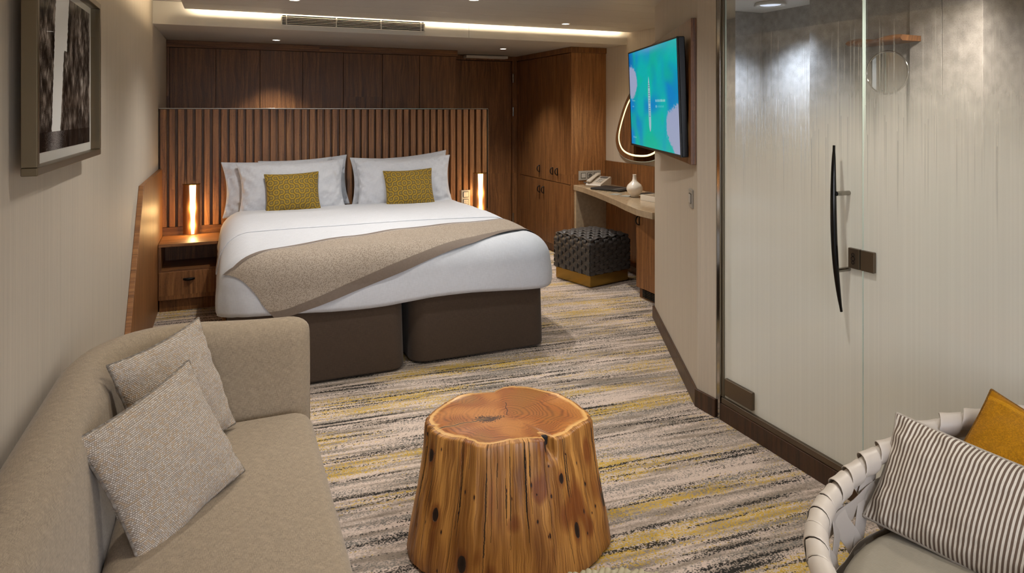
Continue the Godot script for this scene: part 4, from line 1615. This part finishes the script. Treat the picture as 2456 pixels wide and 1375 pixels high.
	for part in [["panel", 0.055, 0.945, 0.010, M.runner], ["border", -0.004, 0.058, 0.0115, M.runner_edge], ["border", 0.890, 1.0, 0.0115, M.runner_edge]]:
		var rr := []
		for i in 25:
			var row := PackedVector3Array()
			var s: float = lerpf(part[1], part[2], i / 24.0)
			for j in 91:
				var p := up.sample_baked(ul * j / 90.0).lerp(lo.sample_baked(ll * j / 90.0), s)
				row.append(drape(p.x, p.y, part[3] + 0.003 * sin(p.x * 13.0 + p.y * 9.0)))
			rr.append(row)
		obj(part[0], MB.new().skin(rr, false, false, ul, 0.5 * (part[2] - part[1])), part[4], r)

	# pillows against the headboard, small cushions in front of them
	var lean := func(ang: float, yaw: float, roll: float) -> Basis:
		return Basis(Vector3.UP, yaw) * Basis(Vector3.RIGHT, -ang) * Basis(Vector3.BACK, roll)
	for q in [[0.40, 0.872, 5.835, 0.10, 0.05, 0.02, 0.86, 0.44, "white bed pillow standing behind another at the lamp side"], [0.62, 0.885, 5.925, 0.06, 0.0, 0.05, 0.72, 0.42, "white bed pillow wedged against headboard, corner rising over front pillow"], [0.50, 0.872, 5.715, 0.20, 0.02, 0.015, 0.84, 0.43, "plump white bed pillow behind patterned cushion at the nightstand side"],
			[1.40, 0.872, 5.835, 0.10, 0.0, 0.0, 0.84, 0.44, "white bed pillow standing behind another near the wall plate"], [1.55, 0.892, 5.925, 0.06, 0.0, 0.09, 0.70, 0.42, "white bed pillow against headboard with raised corner near wall plate"], [1.43, 0.878, 5.715, 0.20, -0.04, 0.02, 0.84, 0.44, "plump white bed pillow behind patterned cushion at the wardrobe side"]]:
		var m := pillow(q[6], q[7], 0.11 if q[2] > 5.8 else 0.17, int(q[0] * 100.0), 0.085, 0.007, 40)
		var t := thing("bed_pillow", q[8], "pillow", P(q[0], q[1] - 0.2, q[2]), "white bed pillows")
		t.basis = lean.call(q[3], q[4], q[5])
		for i in m.v.size():
			m.v[i].y += 0.2
		obj("cover", m, M.linen, t, true)
	for q in [[0.49, 0.850, 5.585, 0.30, 0.03, 0.02, 0.415, 0.315, "olive gold loop patterned cushion on bed at the nightstand side"], [1.44, 0.838, 5.58, 0.30, -0.02, 0.03, 0.42, 0.33, "olive gold loop patterned cushion on bed at the wardrobe side"]]:
		var m := pillow(q[6], q[7], 0.12, int(q[0] * 77.0), 0.07, 0.003, 32, 1.0, 1.0)
		for i in m.v.size():
			m.v[i].y += 0.15
		var t := thing("patterned_cushion", q[8], "cushion", P(q[0], q[1] - 0.15, q[2]), "patterned bed cushions")
		t.basis = lean.call(q[3], q[4], q[5])
		obj("cover", m, M.loops, t, true)


# ---------------------------------------------------------------- sitting area
func sofa() -> void:
	var o := thing("sofa", "beige linen sofa with curved back along the left wall", "sofa", P(-0.1, 0.0, 1.6))
	var path := PackedVector2Array()
	for i in 13:
		path.append(Vector2(-0.385, lerpf(0.2, 2.42, i / 12.0)))
	for i in range(1, 13):
		var a := PI - PI * 0.5 * i / 12.0
		path.append(Vector2(-0.085 + 0.30 * cos(a), 2.42 + 0.33 * sin(a)))
	for i in range(1, 9):
		path.append(Vector2(lerpf(-0.085, 0.225, i / 8.0), 2.75))
	var rows := []
	var np := path.size()
	for i in np + 6:
		var k := mini(i, np - 1)
		var e := (path[mini(k + 1, np - 1)] - path[maxi(k - 1, 0)]).normalized()
		var out := Vector2(-e.y, e.x)
		var c := path[k]
		var sq := 1.0
		var drop := 0.0
		if i >= np:
			var a := PI * 0.5 * (i - np + 1) / 6.0
			c += e * 0.075 * sin(a)
			sq = maxf(0.30, cos(a))
			drop = 0.05 * (1.0 - cos(a))
		var s := float(k) / (np - 1)
		var top := lerpf(0.725, 0.69, smoothstep(0.5, 1.0, s)) - drop
		var row := PackedVector3Array()
		# round the section: inner foot, inner face, crest, outer face, outer foot
		for p in [Vector2(-0.075, 0.06), Vector2(-0.090, 0.20), Vector2(-0.095, 0.34), Vector2(-0.088, 0.44), Vector2(-0.078, 0.54), Vector2(-0.064, top - 0.075), Vector2(-0.046, top - 0.030), Vector2(-0.016, top - 0.006), Vector2(0.018, top), Vector2(0.056, top - 0.010), Vector2(0.086, top - 0.036), Vector2(0.103, top - 0.080), Vector2(0.106, 0.5), Vector2(0.100, 0.35), Vector2(0.092, 0.20), Vector2(0.085, 0.06)]:
			var w: Vector2 = c + out * (p.x * sq + 0.006 * (1.0 - sq))
			row.append(P(w.x, p.y, w.y))
		rows.append(row)
	var m := MB.new().skin(rows, false, false)
	m.fan(rows[np + 5], Vector3.RIGHT)
	obj("back", m, M.sofa, o)
	var line := PackedVector2Array([Vector2(0.292, 0.2), Vector2(0.292, 0.9), Vector2(0.292, 1.6), Vector2(0.292, 2.3)])
	for i in range(0, 5):
		line.append(Vector2(0.217 + 0.075 * cos(PI * 0.5 * i / 4.0), 2.570 + 0.075 * sin(PI * 0.5 * i / 4.0)))
	line.append_array(PackedVector2Array([Vector2(0.12, 2.645), Vector2(0.02, 2.645), Vector2(-0.08, 2.645)]))
	for i in range(1, 7):
		var a := PI * 0.5 + PI * 0.5 * i / 6.0
		line.append(Vector2(-0.08 + 0.21 * cos(a), 2.42 + 0.225 * sin(a)))
	line.append_array(PackedVector2Array([Vector2(-0.29, 1.9), Vector2(-0.29, 1.1), Vector2(-0.29, 0.2)]))
	obj("seat_cushion", rslab(line, 0.17, 0.375, 0.045, 0.022), M.sofa, o)
	var base := PackedVector2Array()
	for p in line:
		base.append(Vector2(minf(p.x, 0.272), minf(p.y, 2.625)))
	obj("base", rslab(base, 0.06, 0.175, 0.01), M.sofa, o)
	for p in [Vector2(0.22, 2.45), Vector2(0.22, 0.35), Vector2(-0.25, 0.35), Vector2(-0.25, 2.35)]:
		obj("foot", MB.new().lathe(P(p.x, 0.0, p.y), [Vector2(0.001, 0.0), Vector2(0.022, 0.0), Vector2(0.026, 0.06), Vector2(0.001, 0.062)], 14), M.iron, o)

	# two nubby cushions leaning on the back
	var a := thing("sofa_cushion", "nubby oatmeal cushion lying foremost on the sofa seat", "cushion", P(-0.150, 0.545, 2.07), "nubby sofa cushions", axes(Vector3(0.643, 0.184, -0.743), Vector3(-0.413, 0.901, -0.135)))
	obj("cover", pillow(0.375, 0.375, 0.13, 5, 0.075, 0.004, 44), M.nubby, a, true)
	a = thing("sofa_cushion", "nubby oatmeal cushion tucked in the sofa corner behind another", "cushion", P(-0.150, 0.57, 2.43), "nubby sofa cushions", axes(Vector3(0.600, 0.064, -0.798), Vector3(-0.304, 0.940, -0.153)))
	obj("cover", pillow(0.39, 0.39, 0.12, 6, 0.075, 0.004, 44), M.nubby, a, true)


func stump() -> void:
	var rt := [0.274, 0.263, 0.26, 0.258, 0.261, 0.262, 0.255, 0.245, 0.217, 0.219, 0.225, 0.232, 0.238, 0.244, 0.255, 0.267, 0.281, 0.289, 0.284, 0.271, 0.252, 0.242, 0.248, 0.252, 0.232, 0.214, 0.218, 0.224, 0.233, 0.246, 0.253, 0.262, 0.278, 0.305, 0.299, 0.287]
	var o := thing("stump_table", "tree stump coffee table with orange ringed top on the carpet", "table", P(0.91, 0.0, 2.19))
	var f := FastNoiseLite.new()
	f.seed = 4
	f.frequency = 1.0
	var ns := 288
	var radius := func(a: float, y: float) -> float:
		var q := fposmod(a / TAU * 36.0, 36.0)
		var i := int(q)
		var r: float = cubic_interpolate(rt[i % 36], rt[(i + 1) % 36], rt[(i + 35) % 36], rt[(i + 2) % 36], q - i)
		r = lerpf(lerpf(r, 0.262, 0.35) * 1.27, r, smoothstep(-0.25, 1.0, y / 0.42))
		r += 0.0055 * f.get_noise_3d(cos(a) * 9.0, y * 1.6, sin(a) * 9.0) + 0.003 * f.get_noise_3d(cos(a) * 26.0, y * 2.0, sin(a) * 26.0)
		# a broken out notch at the rim and the split on the left
		var n := absf(angle_difference(a, deg_to_rad(286.0)))
		if n < 0.085 and y > 0.345:
			r -= 0.042 * smoothstep(0.085, 0.035, n) * smoothstep(0.345, 0.385, y)
		n = absf(angle_difference(a, deg_to_rad(177.0)))
		if n < 0.02:
			r -= 0.02 * (1.0 - n / 0.02) * smoothstep(0.15, 0.4, y)
		return r
	var rows := []
	for i in 27:
		var y := 0.415 * i / 24.0
		var edge := 0.0
		if i <= 1:
			edge = 0.012 * (1.0 - i)
			y = 0.001 if i == 0 else 0.012
		if i > 22:
			var an := PI * 0.5 * (i - 22) / 4.0
			y = 0.402 + 0.014 * sin(an)
			edge = 0.016 * (1.0 - cos(an))
		var row := PackedVector3Array()
		for j in ns:
			var a := TAU * j / ns
			var lift := 0.004 * sin(a * 3.0 + 1.0) + 0.003 * sin(a * 7.0)
			var r: float = radius.call(a, y) - edge
			row.append(P(0.919 + r * cos(a) - 0.016 * (1.0 - y / 0.42), y + (lift if i > 20 else 0.0), 2.218 + r * sin(a) - 0.045 * (1.0 - y / 0.42)))
		rows.append(row)
	rows.reverse()
	obj("trunk", MB.new().skin(rows, true, false, 1.0, 1.0), M.trunk, o)
	var rim: PackedVector3Array = rows[0]
	var m := MB.new()
	var inner := []
	var shares := [1.0, 0.96, 0.88, 0.6, 0.3, 0.0004]
	for s in shares:
		var row := PackedVector3Array()
		for p in rim:
			var c := P(0.919, 0.4165, 2.218)
			var q: Vector3 = c + (p - c) * s
			q.y = lerpf(p.y, 0.4175, clampf((1.0 - s) * 9.0, 0.0, 1.0))
			row.append(q)
		inner.append(row)
	m.skin(inner, true)
	for i in m.v.size():
		var k := i / ns if i < shares.size() * ns else i - shares.size() * ns
		var an := TAU * (i % ns) / ns if i < shares.size() * ns else 0.0
		m.t[i] = Vector2(0.5, 0.5) + Vector2(cos(an), -sin(an)) * 0.5 * shares[k]
	obj("top", m, M.rings, o)
	# near-black block in the notch, its colour standing in for a hollow's shade
	obj("dark_notch_block", MB.new().box(P(0.919 + 0.203 * cos(deg_to_rad(286.0)), 0.398, 2.218 + 0.203 * sin(deg_to_rad(286.0))), Vector3(0.026, 0.034, 0.014), 0.006, Basis(Vector3.UP, -0.25)), M.notch_dark, o)


# a strap: a flat band along a path, out is the way its face looks at each point
func band(pts: Array, outs: Array, half: float, th := 0.003) -> MB:
	var rows := []
	var np := pts.size()
	for i in np:
		var d: Vector3 = (pts[mini(i + 1, np - 1)] - pts[maxi(i - 1, 0)]).normalized()
		var o: Vector3 = (outs[i] - d * outs[i].dot(d)).normalized()
		var s := d.cross(o)
		var row := PackedVector3Array()
		for q in [[-1.0, -1.0], [-1.0, 0.2], [-0.8, 1.0], [0.0, 1.25], [0.8, 1.0], [1.0, 0.2], [1.0, -1.0]]:
			row.append(pts[i] + s * half * q[0] + o * th * q[1])
		rows.append(row)
	return MB.new().skin(rows, true)


func chair() -> void:
	var cx := 1.63
	var cd := 0.765
	var o := thing("woven_chair", "low round armchair woven from wide off white straps", "armchair", P(cx, 0.0, cd))
	var rim_r := 0.54
	var rim_h := func(a: float) -> float:
		return 0.50 + 0.18 * smoothstep(-0.5, 1.0, cos(a))
	# points of the bowl: s runs from the rim (0) down to the foot (1)
	var shell := func(a: float, s: float) -> Vector3:
		var r := lerpf(rim_r, 0.45, pow(s, 1.6))
		var y := lerpf(rim_h.call(a), 0.14, s)
		return P(cx + r * cos(a), y, cd + r * sin(a))
	var path := PackedVector3Array()
	for i in 96:
		path.append(shell.call(TAU * i / 96, 0.0))
	obj("rim_tube", MB.new().tube(path, 0.020, 12, true), M.strap, o)
	var foot := PackedVector3Array()
	for i in 64:
		foot.append(shell.call(TAU * i / 64, 1.0) - Vector3(0, 0.06, 0))
	obj("foot_ring", MB.new().tube(foot, 0.02, 10, true), M.strap, o)
	# wraps round the rim, then straps leaning both ways down the bowl and bands that run round it
	var n := 52
	for i in n:
		var a0 := TAU * i / n
		var pts := []
		var outs := []
		for j in 15:
			var th := TAU * j / 14.0
			var a := a0 + 0.12 * j / 14.0
			var c: Vector3 = shell.call(a, 0.0)
			var radial := Vector3(cos(a), 0, -sin(a))
			var dir := radial * cos(th) + Vector3.UP * sin(th)
			pts.append(c + dir * (0.0222 + 0.0022 * (i % 2)))
			outs.append(dir)
		obj("rim_wrap", band(pts, outs, 0.028, 0.0018), M.strap, o)
	n = 24
	for i in n:
		for lean in [1.0, -1.0]:
			var a0 := TAU * (i + (0.5 if lean < 0.0 else 0.0)) / n
			var pts := []
			var outs := []
			for j in 12:
				var s := j / 11.0
				var a: float = a0 + lean * 0.42 * s
				var p: Vector3 = shell.call(a, s)
				var radial := Vector3(cos(a), 0.15, -sin(a)).normalized()
				pts.append(p + radial * (0.0035 * lean * cos(j * PI * 0.9 + i) + 0.002))
				outs.append(radial)
			obj("strap", band(pts, outs, 0.029, 0.0018), M.strap, o)
	for k in 3:
		var s0: float = [0.20, 0.48, 0.78][k]
		for half in 2:
			var pts := []
			var outs := []
			for j in 49:
				var a := PI * half + PI * j / 48.0
				var p: Vector3 = shell.call(a, s0 + 0.01 * sin(a * 5.0))
				var radial := Vector3(cos(a), 0.15, -sin(a)).normalized()
				pts.append(p + radial * (0.004 * sin(a * 17.0 + k * PI) + 0.002))
				outs.append(radial)
			obj("strap", band(pts, outs, 0.030, 0.0018), M.strap, o)
	var seat := PackedVector2Array()
	for i in 56:
		var a := TAU * i / 56
		seat.append(Vector2(cx + 0.50 * cos(a), cd + 0.50 * sin(a)))
	tag(obj("seat_pad", rslab(seat, 0.26, 0.39, 0.05, 0.025), M.seat), "round greige seat pad lying in the white woven armchair", "cushion")
	obj("seat_deck", rslab(seat, 0.22, 0.255, 0.01), M.strap, o)

	var a := thing("striped_cushion", "long cushion with thin brown and cream stripes leaning in white armchair", "cushion", P(1.715, 0.515, 1.02), "striped chair cushions", axes(Vector3(0.238, -0.065, 0.969), Vector3(0.54, 0.82, -0.12)))
	obj("cover", pillow(0.57, 0.285, 0.12, 12, 0.05, 0.005, 44, 1.0, 1.0), M.stripes, a, true)
	a = thing("mustard_cushion", "mustard yellow coarse weave cushion standing at back of armchair", "cushion", P(1.855, 0.535, 1.025), "", axes(Vector3(0.2, -0.28, 0.94), Vector3(0.6, 0.77, -0.2)))
	obj("cover", pillow(0.38, 0.38, 0.12, 13, 0.06, 0.003, 40, 1.0, 1.0), M.mustard, a, true)
	a = thing("striped_cushion", "smaller striped cushion with white tag lying low on chair seat", "cushion", P(1.66, 0.455, 0.66), "striped chair cushions", axes(Vector3(0.35, 0.05, 0.93), Vector3(0.75, 0.62, -0.2)))
	obj("cover", pillow(0.46, 0.26, 0.13, 14, 0.05, 0.005, 36, 0.8, 1.0), M.stripes, a, true)
	obj("care_tag", MB.new().box(Vector3(-0.19, 0.10, 0.04), Vector3(0.03, 0.022, 0.002), 0.0005), M.mat_board, a, true)


func footstool() -> void:
	var cx := 0.725
	var cd := 1.085
	var o := thing("woven_footstool", "round plaited footstool in pale olive beige before the sofa", "footstool", P(cx, 0.0, cd))
	var line := PackedVector2Array()
	for i in 48:
		line.append(Vector2(cx + 0.335 * cos(TAU * i / 48), cd + 0.335 * sin(TAU * i / 48)))
	obj("body", rslab(line, 0.02, 0.385, 0.04, 0.0), M.rope, o)
	for k in 3:
		var path := PackedVector3Array()
		for i in 300:
			var a := TAU * i / 300
			var w := a * 42.0 + TAU * k / 3.0
			path.append(P(cx + (0.305 + 0.016 * cos(w)) * cos(a), 0.394 + 0.009 * sin(2.0 * w), cd + (0.305 + 0.016 * cos(w)) * sin(a)))
		obj("plait_strand", MB.new().tube(path, 0.009, 8, true), M.rope, o)


func pouf() -> void:
	var o := thing("woven_pouf", "cube pouf woven from charcoal straps on brass base beside desk", "pouf", P(2.985, 0.0, 5.215), "", Basis(Vector3.UP, deg_to_rad(13.0)))
	var hw := 0.232
	obj("base", MB.new().box(Vector3(0, 0.056, 0), Vector3(0.452, 0.10, 0.452), 0.004), M.brass, o, true)
	obj("core", MB.new().box(Vector3(0, 0.26, 0), Vector3(0.43, 0.30, 0.43), 0.03), M.leather_straps, o, true)
	var n := 9
	var step := 2.0 * hw / n
	# straps that climb one side, cross the swelling top and go down the other
	for ax in 2:
		for i in n:
			var t := -hw + step * (i + 0.5)
			var pts := []
			var outs := []
			var total := 0.30 + 2.0 * hw + 0.30
			for j in 97:
				var w := total * j / 96.0
				var p: Vector2
				var q: Vector2
				if w < 0.30:
					p = Vector2(-hw, 0.108 + w)
					q = Vector2(-1, 0)
				elif w < 0.30 + 2.0 * hw:
					var s := w - 0.30
					p = Vector2(-hw + s, 0.408 + 0.026 * sin(PI * s / (2.0 * hw)) * sin(PI * (t + hw) / (2.0 * hw)))
					q = Vector2(0, 1)
				else:
					p = Vector2(hw, 0.408 - (w - 0.30 - 2.0 * hw))
					q = Vector2(1, 0)
				# soften the turn
				var e := minf(absf(w - 0.30), absf(w - 0.30 - 2.0 * hw))
				if e < 0.035:
					var side := -1.0 if w < 0.30 + hw else 1.0
					var bl := 0.5 + 0.5 * clampf((w - 0.30 if side < 0.0 else 0.30 + 2.0 * hw - w) / 0.035, -1.0, 1.0)
					q = Vector2(side * (1.0 - bl), bl).normalized()
					p -= Vector2(side, 1.0) * 0.010 * (1.0 - e / 0.035)
				var wave := sin(PI * (w - 0.30) / step + PI * 0.5 + PI * (i + ax)) if absf(q.y) > 0.5 else sin(PI * (p.y - 0.108) / (0.30 / 8.0) + PI * i)
				p += q * 0.0065 * wave
				pts.append(Vector3(p.x, p.y, t) if ax == 0 else Vector3(t, p.y, p.x))
				outs.append(Vector3(q.x, q.y, 0) if ax == 0 else Vector3(0, q.y, q.x))
			obj("strap", band(pts, outs, step * 0.47, 0.006), M.leather_straps, o, true)
	# bands round the sides, over and under the climbing straps
	for k in 7:
		var y := 0.108 + 0.30 / 8.0 * (k + 0.5)
		for sd in 4:
			var pts := []
			var outs := []
			var rot := Basis(Vector3.UP, PI * 0.5 * sd)
			for j in 55:
				var s := -hw - 0.002 + (2.0 * hw + 0.004) * j / 54.0
				var wave := -sin(PI * (s + hw) / step + PI * 0.5 * 0.0) * (1.0 if (k % 2) == 0 else -1.0)
				wave = sin(PI * (s + hw) / step - PI * 0.5) * (1.0 if (k % 2) == 0 else -1.0)
				pts.append(rot * Vector3(hw + 0.0065 * wave, y, s))
				outs.append(rot * Vector3(1, 0, 0))
			obj("strap", band(pts, outs, 0.0165, 0.005), M.leather_straps, o, true)


func desk_things() -> void:
	var o := thing("telephone", "beige desk telephone with handset on stone desk by wall plate", "telephone", P(3.34, 0.757, 5.70), "", Basis(Vector3.UP, deg_to_rad(-62.0)))
	# wedge body: low front, high back
	var side := [Vector2(-0.10, 0.0), Vector2(0.085, 0.0), Vector2(0.10, 0.03), Vector2(0.105, 0.085), Vector2(0.09, 0.095), Vector2(-0.095, 0.034), Vector2(-0.108, 0.02)]
	var body := upright(side, -0.085, 0.085, 0.004)
	obj("body", body, M.phone, o, true)
	var tilt := Basis(Vector3.RIGHT, atan2(0.061, 0.185))
	var hs := MB.new()
	hs.box(Vector3(-0.055, 0.088, 0.0), Vector3(0.048, 0.020, 0.20), 0.009, tilt)
	hs.box(Vector3(-0.055, 0.108, -0.075), Vector3(0.052, 0.030, 0.055), 0.012, tilt)
	hs.box(Vector3(-0.055, 0.058, 0.080), Vector3(0.052, 0.030, 0.055), 0.012, tilt)
	obj("handset", hs, M.phone, o, true)
	obj("display", MB.new().box(Vector3(0.03, 0.0895, -0.055), Vector3(0.08, 0.003, 0.035), 0.001, tilt), M.phone_dark, o, true)
	for i in 4:
		for j in 3:
			obj("key", MB.new().box(Vector3(0.008 + j * 0.022, 0.076 - i * 0.0072, -0.015 + i * 0.0215), Vector3(0.016, 0.005, 0.013), 0.002, tilt), M.key, o, true)
	var cord := PackedVector3Array()
	for i in 260:
		var s := i / 259.0
		cord.append(Vector3(-0.10 - 0.05 * sin(PI * s) + 0.006 * cos(s * 150.0), 0.012 + 0.006 * sin(s * 150.0) + 0.03 * (1.0 - s), 0.09 - 0.17 * s))
	obj("cord", MB.new().tube(cord, 0.0016, 5), M.phone_dark, o, true)

	var fd := thing("folder", "black leather folder with strap lying on stone desk", "folder", P(3.325, 0.758, 5.42), "", Basis(Vector3.UP, deg_to_rad(24.0)))
	obj("cover", MB.new().box(Vector3(0, 0.009, 0), Vector3(0.25, 0.018, 0.335), 0.006), M.leather, fd, true)
	obj("strap", MB.new().box(Vector3(0.0, 0.0185, 0.10), Vector3(0.256, 0.004, 0.03), 0.001), M.phone_dark, fd, true)
	var names := ["grey card lying on desk in front of the black folder", "grey card lying on desk beside the white vase"]
	for i in 2:
		tag(obj("card", MB.new().box(P(3.165 + 0.03 * i, 0.7585, 5.105 - 0.135 * i), Vector3(0.11, 0.0015, 0.085), 0.0005, Basis(Vector3.UP, 0.5)), M.card), names[i], "card", "cards on the desk")
	tag(obj("notepad", MB.new().box(P(3.435, 0.7615, 4.97), Vector3(0.13, 0.008, 0.19), 0.002, Basis(Vector3.UP, 0.15)), M.leather), "thin black notepad lying on the desk behind the white vase", "notepad")
	var vs := [Vector2(0.001, 0.0), Vector2(0.030, 0.0), Vector2(0.034, 0.006), Vector2(0.040, 0.020), Vector2(0.060, 0.042), Vector2(0.0695, 0.066), Vector2(0.068, 0.086), Vector2(0.056, 0.108), Vector2(0.036, 0.125), Vector2(0.023, 0.138), Vector2(0.0175, 0.155), Vector2(0.0155, 0.178), Vector2(0.0165, 0.190), Vector2(0.0175, 0.194), Vector2(0.0150, 0.194), Vector2(0.0130, 0.185), Vector2(0.0120, 0.15), Vector2(0.001, 0.149)]
	tag(obj("vase", MB.new().lathe(P(3.22, 0.757, 4.89), vs, 40), M.porcelain), "glossy white bottle vase with narrow neck on stone desk", "vase")
	var t := thing("desk_tray", "shallow white tray box on stone desk next to vase", "tray", P(3.30, 0.757, 4.56), "", Basis(Vector3.UP, deg_to_rad(6.0)))
	obj("bottom", MB.new().box(Vector3(0, 0.004, 0), Vector3(0.25, 0.008, 0.33), 0.001), M.porcelain, t, true)
	for q in [[-0.1225, 0.0, 0.007, 0.33], [0.1225, 0.0, 0.007, 0.33], [0.0, -0.1625, 0.24, 0.007], [0.0, 0.1625, 0.24, 0.007]]:
		obj("side", MB.new().box(Vector3(q[0], 0.022, q[1]), Vector3(q[2], 0.044, q[3]), 0.0015), M.porcelain, t, true)
	obj("divider", MB.new().box(Vector3(0.03, 0.02, 0.02), Vector3(0.006, 0.032, 0.28), 0.001), M.porcelain, t, true)


# ---------------------------------------------------------------- start
func _ready() -> void:
	var cam := Camera3D.new()
	cam.name = "camera"
	add_child(cam)
	# 1610 px focal length on a 2456 x 1375 frame, level, horizon at row 265
	cam.projection = Camera3D.PROJECTION_FRUSTUM
	cam.near = 0.05
	cam.far = 60.0
	cam.size = 1375.0 / 1610.0 * cam.near
	cam.frustum_offset = Vector2(0.0, (265.0 - 687.5) / 1610.0 * cam.near)
	cam.position = P(0.0, 1.5, 0.0)
	cam.rotation.y = -0.4017
	cam.current = true

	var env := Environment.new()
	# an even overcast dusk beyond the balcony door behind the camera
	var sky := ProceduralSkyMaterial.new()
	sky.sky_top_color = Color(0.88, 0.92, 1.0)
	sky.sky_horizon_color = Color(0.96, 0.97, 1.0)
	sky.ground_bottom_color = Color(0.50, 0.53, 0.58)
	sky.ground_horizon_color = Color(0.80, 0.85, 0.92)
	sky.sky_energy_multiplier = 2.6
	sky.ground_energy_multiplier = 1.6
	env.sky = Sky.new()
	env.sky.sky_material = sky
	env.background_mode = Environment.BG_SKY
	env.tonemap_mode = Environment.TONE_MAPPER_LINEAR
	env.tonemap_exposure = 0.89
	env.sdfgi_enabled = true
	env.ssao_enabled = true
	env.ssil_enabled = true
	var we := WorldEnvironment.new()
	we.name = "environment"
	we.environment = env
	add_child(we)

	materials()
	room()
	bathroom()
	glass_wall()
	joinery()
	bed()
	sofa()
	stump()
	chair()
	footstool()
	pouf()
	picture()
	electrics()
	ceiling_fittings()
	desk_things()
